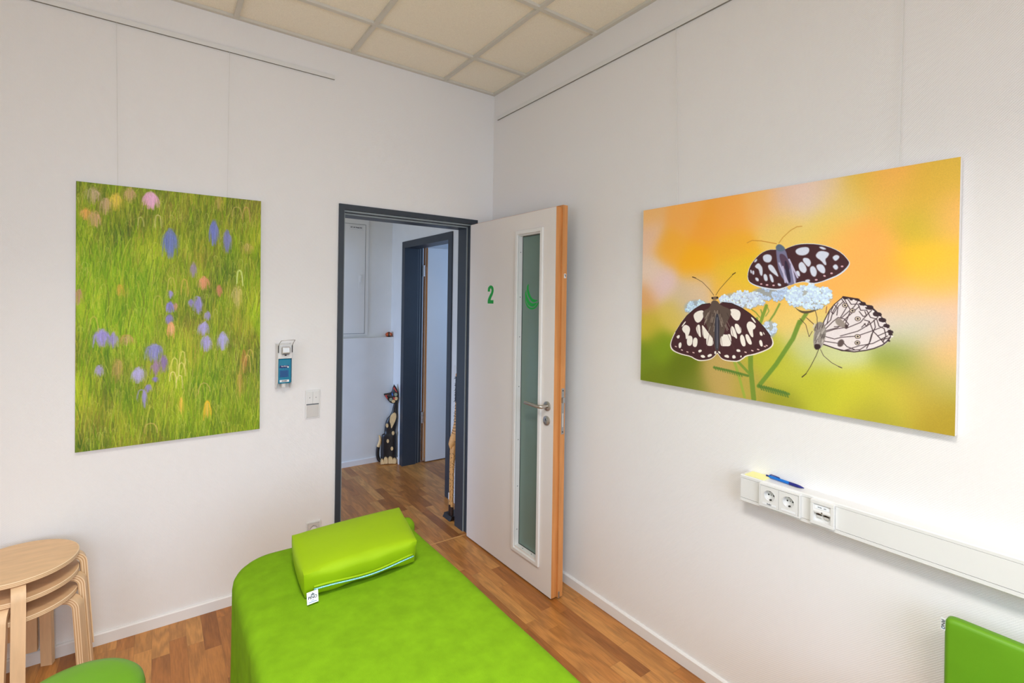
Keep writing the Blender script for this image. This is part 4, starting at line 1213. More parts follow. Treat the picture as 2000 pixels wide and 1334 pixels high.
# picture rails
bm = B((XL+0.02, -1.142, -0.011, 0.0, 2.923, 2.948))
pr_ = finish('picture_rail', bm, M['plastic'], bevel=0.001); finish('rail_shadow_line', B((XL+0.02, -1.142, -0.0100, -0.0015, 2.9220, 2.9232)), M['shadow_line'], pr_)  # thin dark strip under the rail paints in its groove shade
tag(pr_, 'slim picture hanging rail above the green meadow canvas', 'picture rail')
bm = B((-0.011, 0.0, YF+0.02, -0.055, 2.918, 2.943))
pr_ = finish('picture_rail', bm, M['plastic'], bevel=0.001); finish('rail_shadow_line', B((-0.0100, -0.0015, YF+0.02, -0.055, 2.9170, 2.9182)), M['shadow_line'], pr_)
tag(pr_, 'long slim picture hanging rail on the wall above the butterfly canvas', 'picture rail')

# ------------------------------------------------------------------ ceiling luminaires (out of the photo, they light the room)
for n_, (cx, cy) in enumerate(((-1.9755, -2.5675), (-1.9755, -3.8175))):
    t = thing('ceiling_light', (cx, cy, H), ['square ceiling light panel nearer the doorway wall', 'square ceiling light panel nearer the window'][n_], 'ceiling light', 'ceiling light panels')
    bm = bmesh.new()
    for (x0, x1, y0, y1) in ((-.31, .31, -.31, -.285), (-.31, .31, .285, .31), (-.31, -.285, -.285, .285), (.285, .31, -.285, .285)):
        add_box(bm, cx+x0, cx+x1, cy+y0, cy+y1, H-0.012, H+0.004)
    finish('lamp_frame', bm, M['white'], t)
    finish('lamp_diffuser', B((cx-.285, cx+.285, cy-.285, cy+.285, H-0.008, H+0.002)), M['lamp'], t)
    lt_ = area('panel_light', (cx, cy, H-0.014), (cx, cy, 0), 0.56, 0.56, PANEL_W[n_], PANEL_C, math.radians(128))
t = thing('ceiling_light', (-1.2, 1.0, H), 'round ceiling light in the corridor', 'ceiling light')
bm = bmesh.new(); add_cyl(bm, (-1.2, 1.0, H), (-1.2, 1.0, H-0.05), 0.17, seg=40); finish('lamp_frame', bm, M['white'], t, bevel=0.004)
bm = bmesh.new(); add_cyl(bm, (-1.2, 1.0, H-0.05), (-1.2, 1.0, H-0.062), 0.155, seg=40)
M['lamp2'], N_, L_, b_ = new_mat('corridor_diffuser')
b_.inputs['Emission Color'].default_value = (1.0, 0.94, 0.58, 1); b_.inputs['Emission Strength'].default_value = 11.0
finish('lamp_diffuser', bm, M['lamp2'], t)

# ------------------------------------------------------------------ disinfectant dispenser
t = thing('soap_dispenser', (-1.408, 0, 1.13), 'white wall dispenser with a wire arm lever and a teal disinfectant bottle', 'dispenser')
DA0, DA1, DB, DT = -1.446, -1.370, 1.140, 1.379
bm = bmesh.new()
add_prism(bm, [(-0.004, DB), (-0.030, DB-0.008), (-0.073, DB+0.035), (-0.073, DT-0.006), (-0.004, DT+0.004)], lambda a, c, t_: (t_, a, c), DA0, DA0+0.003)
add_prism(bm, [(-0.004, DB), (-0.030, DB-0.008), (-0.073, DB+0.035), (-0.073, DT-0.006), (-0.004, DT+0.004)], lambda a, c, t_: (t_, a, c), DA1-0.003, DA1)
add_box(bm, DA0, DA1, -0.004, -0.001, DB-0.01, DT+0.004)
add_box(bm, DA0+0.003, DA1-0.003, -0.070, -0.004, DT-0.004, DT)
add_box(bm, DA0+0.003, DA1-0.003, -0.0715, -0.068, 1.303, DT-0.004)
finish('housing', bm, M['plastic'], t, bevel=0.001)
bm = bmesh.new(); add_box(bm, DA0+0.004, DA1-0.004, -0.068, -0.006, 1.166, 1.301)
btl = finish('bottle', bm, M['bottle'], t, bevel=0.006, seg=3); btl['label'] = 'teal disinfectant bottle'
bm = bmesh.new(); add_cyl(bm, (-1.408, -0.04, 1.166), (-1.408, -0.04, 1.142), 0.014, 0.012, 20); finish('bottle_neck', bm, M['plastic'], btl)
bm = bmesh.new(); add_box(bm, -1.436, -1.392, -0.0694, -0.0680, 1.252, 1.258); add_box(bm, -1.434, -1.388, -0.0694, -0.0680, 1.257, 1.2655)
finish('brand_stripe', bm, M['navy'], btl)
text_mesh('brand_lettering', 'Sterillium', 0.0088, (-1.411, -0.0697, 1.2612), (1, 0, 0), (0, 0, 1), M['label'], btl, 0.0002, 0.0001)
bm = bmesh.new(); add_box(bm, -1.434, -1.388, -0.0692, -0.0680, 1.201, 1.240)
finish('text_panel', bm, M['teal_dark'], btl)
bm = bmesh.new()
for q in range(9): add_box(bm, -1.432, -1.392+0.003*math.sin(q*3.1), -0.0694, -0.0690, 1.2035+q*0.0038, 1.2048+q*0.0038)
finish('small_print', bm, M['navy'], btl)
bm = bmesh.new()
for xx in (-1.424, -1.411, -1.400): add_box(bm, xx, xx+0.005, -0.0691, -0.068, 1.2435, 1.2495)
finish('symbols', bm, M['teal_dark'], btl)
bm = bmesh.new(); add_box(bm, -1.434, -1.386, -0.0692, -0.0680, 1.1745, 1.1865)
lb = finish('barcode_label', bm, M['label'], btl)
bm = bmesh.new()
for q, wq in enumerate((.0012, .0022, .001, .0025, .0012, .003, .001, .002, .0015)): add_box(bm, -1.424+q*0.0032, -1.424+q*0.0032+wq, -0.0695, -0.0691, 1.1765, 1.1845)
finish('barcode', bm, M['ink'], btl)
bm = bmesh.new(); add_cyl(bm, (-1.392, -0.068, 1.2560), (-1.392, -0.0697, 1.2560), 0.0042, seg=16); finish('seal_mark', bm, M['label'], btl)
bm = bmesh.new()
add_prism(bm, [(-0.030, 0), (-0.052, 0.012), (-0.052, 0.048), (-0.030, 0.048)], lambda a, c, t_: (t_, a-0.055, c+1.322), -1.430, -1.388)
pn = finish('pump_nozzle', bm, M['alu'], t, bevel=0.006, seg=3)
bm = bmesh.new(); add_cyl(bm, (-1.409, -0.088, 1.326), (-1.409, -0.088, 1.320), 0.005, seg=14); finish('nozzle_tip', bm, M['black_paint'], pn)
for xx in (DA0+0.0005, DA1-0.0045):
    finish('lever_joint', B((xx, xx+0.004, -0.078, -0.072, 1.336, 1.374)), M['caster'], t, bevel=0.001)
bm = bmesh.new()
add_tube(bm, [(DA0+0.0025, -0.075, 1.372), (DA0+0.004, -0.090, 1.388), (DA0+0.008, -0.118, 1.404), (DA0+0.016, -0.122, 1.406), (DA1-0.006, -0.122, 1.408), (DA1+0.002, -0.118, 1.407), (DA1-0.001, -0.092, 1.389), (DA1-0.0025, -0.075, 1.374)], 0.0017, 8)
lv = finish('arm_lever', bm, M['steel'], t, smooth=3.2)
lv['label'] = 'bent steel wire lever'

# light switch left of the doorway
t = thing('light_switch', (-1.243, 0, 0.945), 'white double light switch with rocker and key field, beside the doorway', 'light switch')
finish('switch_frame', B((-1.283, -1.202, -0.009, 0, 0.944, 1.106)), M['plastic'], t, bevel=0.002)
for (x0, x1) in ((-1.2765, -1.2432), (-1.2422, -1.209)):
    s_ = finish('rocker', B((x0, x1, -0.0125, -0.0085, 1.0275, 1.0985)), M['plastic'], t, bevel=0.0015)
    bm = bmesh.new(); add_cyl(bm, ((x0+x1)/2, -0.0124, 1.063), ((x0+x1)/2, -0.0130, 1.063), 0.0022, seg=12); finish('indicator', bm, M['burnt'], s_)
finish('rocker', B((-1.2765, -1.209, -0.0125, -0.0085, 0.951, 1.0215)), M['plastic_grey'], t, bevel=0.0015)
finish('gap', B((-1.2775, -1.208, -0.0092, -0.0088, 1.0215, 1.0275)), M['ink_grey'], t)

def socket_face(parent, P, m, r=0.0195):
    """P(u, v, d): round recessed earthed socket centred at 0,0, depth d out of the wall; returns nothing"""
    bm = bmesh.new()
    seg = 36
    rings = []
    for rr, dd in ((0.0215, 0.0), (0.0210, 0.0009), (0.0197, 0.0009), (0.0190, -0.0145), (0.0, -0.015)):
        if rr == 0: rings.append([bm.verts.new(P(0, 0, dd))])
        else: rings.append([bm.verts.new(P(rr*math.cos(2*math.pi*k_/seg), rr*math.sin(2*math.pi*k_/seg), dd)) for k_ in range(seg)])
    for a, d_ in zip(rings, rings[1:]):
        for k_ in range(seg):
            if len(d_) == 1: bm.faces.new((a[k_], a[(k_+1) % seg], d_[0]))
            else: bm.faces.new((a[k_], a[(k_+1) % seg], d_[(k_+1) % seg], d_[k_]))
    cup = finish('socket_cup', bm, m, parent, smooth=0.5)
    for sx_ in (-1, 1):
        bm = bmesh.new(); add_cyl(bm, P(sx_*0.0095, 0.0, -0.0148), P(sx_*0.0095, 0.0, -0.0140), 0.0028, seg=14); finish('pin_hole', bm, M['black_paint'], cup)
    bm = bmesh.new(); add_cyl(bm, P(0, 0, -0.0148), P(0, 0, -0.0142), 0.0016, seg=12); finish('screw', bm, M['ink_grey'], cup)
    for sy_ in (-1, 1):
        bm = bmesh.new()
        v = [P(-0.0028, sy_*0.0150, -0.006), P(0.0028, sy_*0.0150, -0.006), P(0.0028, sy_*0.0187, -0.006), P(-0.0028, sy_*0.0187, -0.006)]
        w = [P(-0.0028, sy_*0.0150, -0.013), P(0.0028, sy_*0.0150, -0.013), P(0.0028, sy_*0.0187, -0.013), P(-0.0028, sy_*0.0187, -0.013)]
        a = [bm.verts.new(q) for q in v]; c = [bm.verts.new(q) for q in w]
        bm.faces.new(a); bm.faces.new(c)
        for k_ in range(4): bm.faces.new((a[k_], a[(k_+1) % 4], c[(k_+1) % 4], c[k_]))
        finish('earth_clip', bm, M['steel_dark'], cup)

def plate_with_hole(bm, P, u0, u1, v0, v1, d0, d1, holes, r=0.0214):
    """rectangular plate with round holes, front at d1; built as cells around each hole"""
    seg = 36
    n = len(holes)
    us = [u0]+[(holes[i][0]+holes[i+1][0])/2 for i in range(n-1)]+[u1]
    for i, (hu, hv) in enumerate(holes):
        a0, a1 = us[i], us[i+1]
        outer = []; inner = []
        for k_ in range(seg):
            t = 2*math.pi*k_/seg
            cx, sx_ = math.cos(t), math.sin(t)
            q = min([(a1-hu)/cx if cx > 1e-6 else 1e9, (a0-hu)/cx if cx < -1e-6 else 1e9, (v1-hv)/sx_ if sx_ > 1e-6 else 1e9, (v0-hv)/sx_ if sx_ < -1e-6 else 1e9])
            outer.append(bm.verts.new(P(hu+q*cx, hv+q*sx_, d1))); inner.append(bm.verts.new(P(hu+r*cx, hv+r*sx_, d1)))
        for k_ in range(seg):
            k2 = (k_+1) % seg
            bm.faces.new((outer[k_], outer[k2], inner[k2], inner[k_]))
        # corner fills
        for (cu_, cv_) in ((a0, v0), (a1, v0), (a1, v1), (a0, v1)):
            t = math.atan2(cv_-hv, cu_-hu) % (2*math.pi)
            k_ = int(t/(2*math.pi/seg)) % seg
            bm.faces.new((outer[k_], bm.verts.new(P(cu_, cv_, d1)), outer[(k_+1) % seg]))
    for (p, q) in (((u0, v0), (u1, v0)), ((u1, v0), (u1, v1)), ((u1, v1), (u0, v1)), ((u0, v1), (u0, v0))):
        bm.faces.new([bm.verts.new(P(*p, d0)), bm.verts.new(P(*q, d0)), bm.verts.new(P(*q, d1)), bm.verts.new(P(*p, d1))])

# wall socket low on the left wall
t = thing('power_socket', (-1.228, 0, 0.262), 'single white power socket low on the wall behind the green pillow', 'power socket')
PW = lambda u, v, d: (-1.228+u, -0.010-d, 0.302+v)
bm = bmesh.new(); add_box(bm, -1.2685, -1.2605, -0.009, 0, 0.2615, 0.3425); add_box(bm, -1.1955, -1.1875, -0.009, 0, 0.2615, 0.3425); add_box(bm, -1.2605, -1.1955, -0.009, 0, 0.2615, 0.2695); add_box(bm, -1.2605, -1.1955, -0.009, 0, 0.3345, 0.3425)
finish('socket_frame', bm, M['plastic'], t, bevel=0.0015)
bm = bmesh.new(); plate_with_hole(bm, PW, -0.0322, 0.0322, -0.0322, 0.0322, -0.006, 0.0012, [(0, 0)])
finish('socket_plate', bm, M['plastic_grey'], t)
socket_face(t, PW, M['plastic_grey'])
# push the cup into the wall box: a shallow niche is part of the socket

# ------------------------------------------------------------------ wall trunking with sockets
TY0, TY1 = -1.875, -4.2
t = thing('cable_trunking', (-0.033, TY0, 0.856), 'long white wall trunking carrying the sockets, below the butterfly canvas', 'trunking')
bm = bmesh.new()
add_prism(bm, [(0, 0.856), (-0.062, 0.856), (-0.065, 0.859), (-0.065, 0.870), (-0.060, 0.870), (-0.060, 0.949), (-0.065, 0.949), (-0.065, 0.958), (-0.062, 0.961), (0, 0.961)], lambda a, c, t_: (a, t_, c), TY0, TY1)
tr = finish('trunking_base', bm, M['plastic'], t)
for (y0, y1) in ((TY0, -1.955), (-2.099, -2.134), (-2.206, TY1)):
    finish('trunking_cover', B((-0.0645, -0.0602, y1, y0, 0.8712, 0.9478)), M['plastic'], t, bevel=0.0006)
# double socket
t = thing('power_socket', (-0.07, -2.0265, 0.872), 'double white power socket with label fields, on the wall trunking', 'power socket')
PR = lambda u, v, d: (-0.078-d, -2.0265-u, 0.9115+v)
bm = bmesh.new()
for (u0, u1, v0, v1) in ((-0.0725, 0.0725, 0.0365, 0.0425), (-0.0725, 0.0725, -0.0425, -0.0365), (-0.0725, -0.0670, -0.0365, 0.0365), (0.0670, 0.0725, -0.0365, 0.0365)):
    p, q = PR(u0, v0, -0.017), PR(u1, v1, 0.0)
    add_box(bm, min(p[0], q[0]), max(p[0], q[0]), min(p[1], q[1]), max(p[1], q[1]), p[2], q[2])
finish('socket_frame', bm, M['plastic'], t, bevel=0.0012)
bm = bmesh.new(); plate_with_hole(bm, PR, -0.0662, 0.0662, -0.0358, 0.0358, -0.012, 0.0004, [(-0.0335, 0.004), (0.0335, 0.004)])
finish('socket_plate', bm, M['plastic'], t)
bm = bmesh.new(); p, q = PR(-0.0003, -0.0358, 0.0), PR(0.0003, 0.0358, 0.0006); add_box(bm, q[0], p[0], q[1], p[1], p[2], q[2]); finish('joint', bm, M['ink_grey'], t)
for k_, su in enumerate((-0.0335, 0.0335)):
    socket_face(t, lambda u, v, d, su=su: PR(su+u, 0.004+v, d), M['plastic'])
    p, q = PR(su-0.0262, -0.0325, 0.0002), PR(su+0.0262, -0.0240, 0.0008)
    lbw = finish('label_field', B((q[0], p[0], q[1], p[1], p[2], q[2])), M['plastic_grey'], t)
    p, q = PR(su-0.0254, -0.0317, 0.0004), PR(su+0.0254, -0.0248, 0.0011)
    finish('label_strip', B((q[0], p[0], q[1], p[1], p[2], q[2])), M['label'], lbw)
text_mesh('label_lettering', 'K401', 0.0078, PR(-0.0335, -0.0283, 0.0012), (0, -1, 0), (0, 0, 1), M['ink'], t, 0.0002, 0.0002)
# data outlet
t = thing('data_socket', (-0.07, -2.1705, 0.872), 'white network outlet with two angled ports, on the wall trunking', 'network outlet')
PD = lambda u, v, d: (-0.078-d, -2.1690-u, 0.9115+v)
bm = bmesh.new()
for (u0, u1, v0, v1) in ((-0.0365, 0.0365, 0.0300, 0.0425), (-0.0365, 0.0365, -0.0425, -0.0300), (-0.0365, -0.0262, -0.0300, 0.0300), (0.0262, 0.0365, -0.0300, 0.0300)):
    p, q = PD(u0, v0, -0.017), PD(u1, v1, 0.0)
    add_box(bm, min(p[0], q[0]), max(p[0], q[0]), min(p[1], q[1]), max(p[1], q[1]), p[2], q[2])
finish('socket_frame', bm, M['plastic'], t, bevel=0.0012)
bm = bmesh.new(); add_prism(bm, [(-0.016, 0.0300), (-0.006, 0.0300), (-0.003, 0.012), (-0.0005, 0.006), (-0.0005, 0.001), (-0.010, -0.008), (-0.0125, -0.030), (-0.016, -0.030)], lambda a, c, t_: PD(t_, c, a), -0.0262, 0.0262)
ins = finish('outlet_insert', bm, M['plastic'], t)
for su in (-0.0115, 0.0115):
    bm = bmesh.new()
    add_prism(bm, [(su-0.0095, -0.0035), (su-0.007, 0.0005), (su-0.003, 0.001), (su-0.002, 0.003), (su+0.002, 0.003), (su+0.003, 0.001), (su+0.007, 0.0005), (su+0.0095, -0.0035)], lambda a, c, t_: PD(a, -0.0045+c, t_-0.0045-(0.0025-c)*0.35), -0.002, 0.0012)
    finish('port_opening', bm, M['black_paint'], ins)
    bm = bmesh.new(); p, q = PD(su-0.008, -0.019, -0.0125), PD(su+0.008, -0.0085, -0.0075); add_box(bm, q[0], p[0], q[1], p[1], p[2], q[2]); finish('port_cover', bm, M['plastic_grey'], ins, bevel=0.002)
bm = bmesh.new(); add_cyl(bm, PD(0, 0.0035, -0.001), PD(0, 0.0035, 0.0002), 0.0022, seg=14); finish('screw', bm, M['burnt'], ins)
bm = bmesh.new(); add_prism(bm, [(-0.0052, 0.0255), (-0.0026, 0.0140), (-0.0022, 0.0140), (-0.0048, 0.0255)], lambda a, c, t_: PD(t_, c, a), -0.0225, 0.0225); finish('label_strip', bm, M['label'], ins)
text_mesh('label_lettering', '04.06   -401', 0.0056, PD(0.0, 0.0195, -0.0028), (0, -1, 0), (-0.2, 0, 0.98), M['ink_grey'], t, 0.0002, 0.0001)

# things lying on the trunking
ZT = 0.961
nt = finish('sticky_note', B((-0.061, -0.002, -1.963, -1.890, ZT+0.0003, ZT+0.0038)), M['note'])
tag(nt, 'small pad of pale yellow sticky notes lying on the white trunking', 'sticky notes')
pa, pb = Vector((-0.012, -1.952, ZT+0.0065)), Vector((-0.030, -2.092, ZT+0.0060))
t = thing('ballpoint_pen', pa, 'blue ballpoint pen with clip lying on the white trunking', 'pen')
dv = (pb-pa); dn = dv.normalized()
bm = bmesh.new(); add_tube(bm, [pa+dn*0.008, pa+dv*0.35, pa+dv*0.62], [0.0053, 0.0056, 0.0056], 16); finish('pen_barrel', bm, M['pen_blue'], t, smooth=0.6)
bm = bmesh.new(); add_tube(bm, [pa+dv*0.62, pa+dv*0.80, pa+dv*0.90, pa+dv*0.985, pa+dv], [0.0058, 0.0058, 0.0046, 0.0018, 0.0009], 16); finish('pen_grip', bm, M['pen_navy'], t, smooth=0.6)
bm = bmesh.new(); add_cyl(bm, pa-dn*0.004, pa+dn*0.010, 0.0032, seg=14); finish('push_button', bm, M['pen_navy'], t, smooth=0.6)
bm = bmesh.new(); up_ = Vector((0, 0, 1)); sd = dn.cross(up_)
add_tube(bm, [pa+dn*0.010+up_*0.005, pa+dn*0.016+up_*0.0085, pa+dn*0.044+up_*0.0075, pa+dn*0.050+up_*0.0058], 0.0019, 8); finish('pen_clip', bm, M['pen_navy'], t, smooth=0.8)
text_mesh('pen_lettering', 'Med  X-tra', 0.0042, tuple(pa+dv*0.47+up_*0.0052-sd*0.0018), tuple(dn), tuple(up_*0.8-(-sd)*0.3), M['label'], t, 0.0001, 0.0)

# ------------------------------------------------------------------ stacking stools
def make_stool():
    t = thing('stacking_stool', (0, 0, 0), '', 'stool')
    zs, R_ = 0.426, 0.191
    bm = bmesh.new()
    lay = bm.verts.layers.float.new('ply')
    seg = 72
    prof = [(0.0, zs, 0), (R_-0.003, zs, 0.0), (R_, zs-0.002, 0.1), (R_, zs-0.016, 0.9), (R_-0.002, zs-0.018, 1), (0.0, zs-0.018, 1)]
    rings = []
    for r, z, l in prof:
        if r == 0: v = [bm.verts.new((0, 0, z))]
        else: v = [bm.verts.new((r*math.cos(2*math.pi*k_/seg), r*math.sin(2*math.pi*k_/seg), z)) for k_ in range(seg)]
        for q in v: q[lay] = l
        rings.append(v)
    for i, (a, d_) in enumerate(zip(rings, rings[1:])):
        for k_ in range(seg):
            k2 = (k_+1) % seg
            if len(a) == 1: f = bm.faces.new((a[0], d_[k_], d_[k2]))
            elif len(d_) == 1: f = bm.faces.new((a[k_], d_[0], a[k2]))
            else: f = bm.faces.new((a[k_], d_[k_], d_[k2], a[k2]))
            f.material_index = 1 if i in (1, 2, 3) else 0
    finish('seat', bm, [M['birch'], M['ply']], t, smooth=0.5)
    th, hw = 0.024, 0.0205
    for q in range(4):
        ang = math.radians(11+90*q)
        rd = Vector((math.cos(ang), math.sin(ang), 0)); sd_ = Vector((-math.sin(ang), math.cos(ang), 0))
        zt = zs-0.0185
        outer = [(0.085, zt)]
        cr_ = 0.052; xo = 0.2165
        for k_ in range(13):
            a = math.pi/2*(1-k_/12)
            outer.append((xo-cr_+cr_*math.cos(a), zt-cr_+cr_*math.sin(a)))
        outer += [(xo+0.008, 0.25), (xo+0.026, 0.0)]
        inner = [(0.085, zt-th)]
        ci = cr_-th
        for k_ in range(13):
            a = math.pi/2*(1-k_/12)
            inner.append((xo-cr_+ci*math.cos(a), zt-cr_+ci*math.sin(a)))
        inner += [(xo+0.008-th, 0.25), (xo+0.026-th, 0.0)]
        bm = bmesh.new(); lay = bm.verts.layers.float.new('ply')
        V = []
        for (ro, zo), (ri, zi) in zip(outer, inner):
            row = []
            for (r, z, l) in ((ro, zo, 0.0), (ri, zi, 1.0)):
                for sg in (-1, 1):
                    v = bm.verts.new(rd*r+sd_*hw*sg+Vector((0, 0, z))); v[lay] = l; row.append(v)
            V.append(row)   # o-, o+, i-, i+
        for a, c in zip(V, V[1:]):
            bm.faces.new((a[0], a[1], c[1], c[0])); bm.faces.new((a[2], c[2], c[3], a[3]))
            f = bm.faces.new((a[0], c[0], c[2], a[2])); f.material_index = 1
            f = bm.faces.new((a[1], a[3], c[3], c[1])); f.material_index = 1
        for row in (V[0], V[-1]):
            f = bm.faces.new((row[0], row[1], row[3], row[2])); f.material_index = 1
        finish('leg', bm, [M['birch_leg'], M['ply']], t, smooth=0.5)
    return t
def copy_thing(o):
    c = o.copy(); COL.objects.link(c); WORLD[c.name] = Matrix.Identity(4)
    for ch in list(o.children):
        d = ch.copy(); COL.objects.link(d); d.parent = c
        for g in list(ch.children):
            e = g.copy(); COL.objects.link(e); e.parent = d
    return c
st0 = make_stool()
STK = (-2.440, -0.258)
stools = [st0, copy_thing(st0), copy_thing(st0)]
for o, dz, rz, lb in zip(stools, (0.144, 0.072, 0.0), (0, -14, -28), ('pale birch stool with bent plywood legs, topmost of the stack', 'pale birch stool with bent plywood legs, middle one of the stack', 'pale birch stool with bent plywood legs, lowest of the stack, on the floor')):
    o.location = (STK[0], STK[1], dz+0.0005); o.rotation_euler = (0, 0, math.radians(rz))
    o['label'] = lb; o['group'] = 'stacked birch stools'

# ------------------------------------------------------------------ green rolling stool
GX, GY, GZ = -2.172, -1.112, 0.504
t = thing('rolling_stool', (GX, GY, 0), 'round green padded stool in front of the birch stools', 'stool')
bm = bmesh.new()
add_lathe(bm, [(0, 0), (0.08, -0.001), (0.125, -0.004), (0.150, -0.011), (0.162, -0.024), (0.166, -0.042), (0.163, -0.060), (0.155, -0.066), (0, -0.066)], (GX, GY, GZ), seg=64)
finish('seat', bm, M['green_seat'], t, smooth=1.2)
bm = bmesh.new(); add_cyl(bm, (GX, GY, GZ-0.066), (GX, GY, GZ-0.085), 0.11, seg=40); add_cyl(bm, (GX, GY, GZ-0.085), (GX, GY, 0.22), 0.016, seg=20); add_cyl(bm, (GX, GY, 0.26), (GX, GY, 0.085), 0.026, seg=24)
finish('gas_column', bm, M['alu'], t)
for q in range(5):
    a = math.radians(20+72*q); e = Vector((GX+0.24*math.cos(a), GY+0.24*math.sin(a), 0))
    bm = bmesh.new(); add_tube(bm, [(GX+0.01*math.cos(a), GY+0.01*math.sin(a), 0.11), (e.x, e.y, 0.075)], [0.020, 0.012], 12)
    bf = finish('base_foot', bm, M['alu'], t, smooth=0.8)
    bm = bmesh.new(); s_ = Vector((-math.sin(a), math.cos(a), 0))
    c = Vector((e.x, e.y, 0.026)); add_cyl(bm, c-s_*0.012, c+s_*0.012, 0.026, seg=24); add_cyl(bm, (e.x, e.y, 0.045), (e.x, e.y, 0.072), 0.006, seg=12)
    finish('caster', bm, M['caster'], bf)

# ------------------------------------------------------------------ massage table, cover and pillow
BX0, BX1, BY1, BY0, BZ = -1.772, -1.098, -0.965, -2.93, 0.700
cx_, cy_ = (BX0+BX1)/2, (BY0+BY1)/2
t = thing('massage_table', (cx_, cy_, 0), 'massage table hidden under the lime green cover', 'massage table')
bm = bmesh.new(); add_box(bm, BX0+0.05, BX1-0.05, BY0+0.05, BY1-0.06, 0.640, 0.694)
finish('padding', bm, M['green_seat'], t, bevel=0.02, seg=4)
bm = bmesh.new(); add_box(bm, BX0+0.06, BX1-0.06, BY0+0.06, BY1-0.07, 0.585, 0.638)
finish('table_frame', bm, M['metal_dark'], t, bevel=0.004)
for sx_ in (BX0+0.09, BX1-0.09):
    for sy_ in (BY0+0.25, BY1-0.25):
        bm = bmesh.new(); add_box(bm, sx_-0.02, sx_+0.02, sy_-0.02, sy_+0.02, 0.012, 0.585)
        lg = finish('leg', bm, M['metal_dark'], t, bevel=0.003)
        bm = bmesh.new(); add_cyl(bm, (sx_, sy_, 0), (sx_, sy_, 0.012), 0.028, seg=20); finish('foot', bm, M['caster'], lg)
# cover: rounded rectangle rings, top then hanging skirt
def cover():
    bm = bmesh.new()
    # outline of the padded top: generous radius at the head-left corner, tighter ones elsewhere
    corners = [(BX1, BY0, 0.08), (BX1, BY1, 0.05), (BX0, BY1, 0.14), (BX0, BY0, 0.08)]
    dirs = [(1, 0), (0, 1), (-1, 0), (0, -1)]
    out = []
    for (x, y, r), a0 in zip(corners, (-90, 0, 90, 180)):
        ccx = x-r if x == BX1 else x+r
        ccy = y-r if y == BY1 else y+r
        for q in range(13):
            a = math.radians(a0+90*q/12)
            out.append((ccx+r*math.cos(a), ccy+r*math.sin(a), math.cos(a), math.sin(a)))
    # resample by length
    NS = 420
    pts = out+[out[0]]
    ln = [0]
    for p, q in zip(pts, pts[1:]): ln.append(ln[-1]+math.hypot(q[0]-p[0], q[1]-p[1]))
    O = []
    j = 0
    for k_ in range(NS):
        d = ln[-1]*k_/NS
        while ln[j+1] < d: j += 1
        f = (d-ln[j])/max(1e-9, ln[j+1]-ln[j])
        p, q = pts[j], pts[j+1]
        nx_, ny_ = p[2]*(1-f)+q[2]*f, p[3]*(1-f)+q[3]*f
        l = math.hypot(nx_, ny_)
        O.append((p[0]*(1-f)+q[0]*f, p[1]*(1-f)+q[1]*f, nx_/l, ny_/l, k_/NS))
    def wob(x, y): return 0.0012*math.sin(x*19+y*6)+0.0012*math.sin(y*13-x*7)
    rings = []
    defs = [(0.045, 0.0), (0.032, -0.0015), (0.020, -0.006), (0.010, -0.014), (0.003, -0.026), (0.0, -0.045)]
    base = [(x-nx_*0.045, y-ny_*0.045) for x, y, nx_, ny_, t in O]
    for f in (0.12, 0.3, 0.5, 0.7, 0.85, 0.94):
        row = []
        for (x, y) in base:
            xx, yy = cx_+(x-cx_)*f, cy_+(y-cy_)*f
            row.append(bm.verts.new((xx, yy, BZ+wob(xx, yy))))
        rings.append(row)
    for ins, dz in defs+[(0.0, -0.045-0.045*q) for q in range(1, 10)]:
        row = []
        for x, y, nx_, ny_, tt in O:
            drop = max(0, -dz-0.05)
            side = 1.0 if y < BY1-0.35 and y > BY0+0.2 else 0.35
            wv = math.sin(tt*2*math.pi*23+1.1*math.sin(tt*31))*0.5+math.sin(tt*2*math.pi*37+2)*0.3
            o_ = (wv*0.016-0.004)*min(1, drop/0.3)*side - ins
            zz = BZ+dz+(wob(x, y) if dz > -0.05 else 0)
            dd = math.hypot(x-(BX1-0.002), y-(BY1-0.050))
            if dd < 0.045 and dz > -0.06: zz += 0.014*(1-dd/0.045); o_ += 0.027*(1-dd/0.045)
            row.append(bm.verts.new((x+nx_*o_, y+ny_*o_, zz)))
        rings.append(row)
    for a, c in zip(rings, rings[1:]):
        for k_ in range(NS):
            k2 = (k_+1) % NS
            bm.faces.new((a[k_], a[k2], c[k2], c[k_]))
    cv = bm.verts.new((cx_, cy_, BZ))
    for k_ in range(NS): bm.faces.new((cv, rings[0][k_], rings[0][(k_+1) % NS]))
    return bm
sh = finish('table_cover', cover(), M['green_cloth'], smooth=3.2)
sd_mod = sh.modifiers.new('thickness', 'SOLIDIFY'); sd_mod.thickness = 0.002; sd_mod.offset = 1
tag(sh, 'lime green fabric cover draped over the massage table', 'table cover')

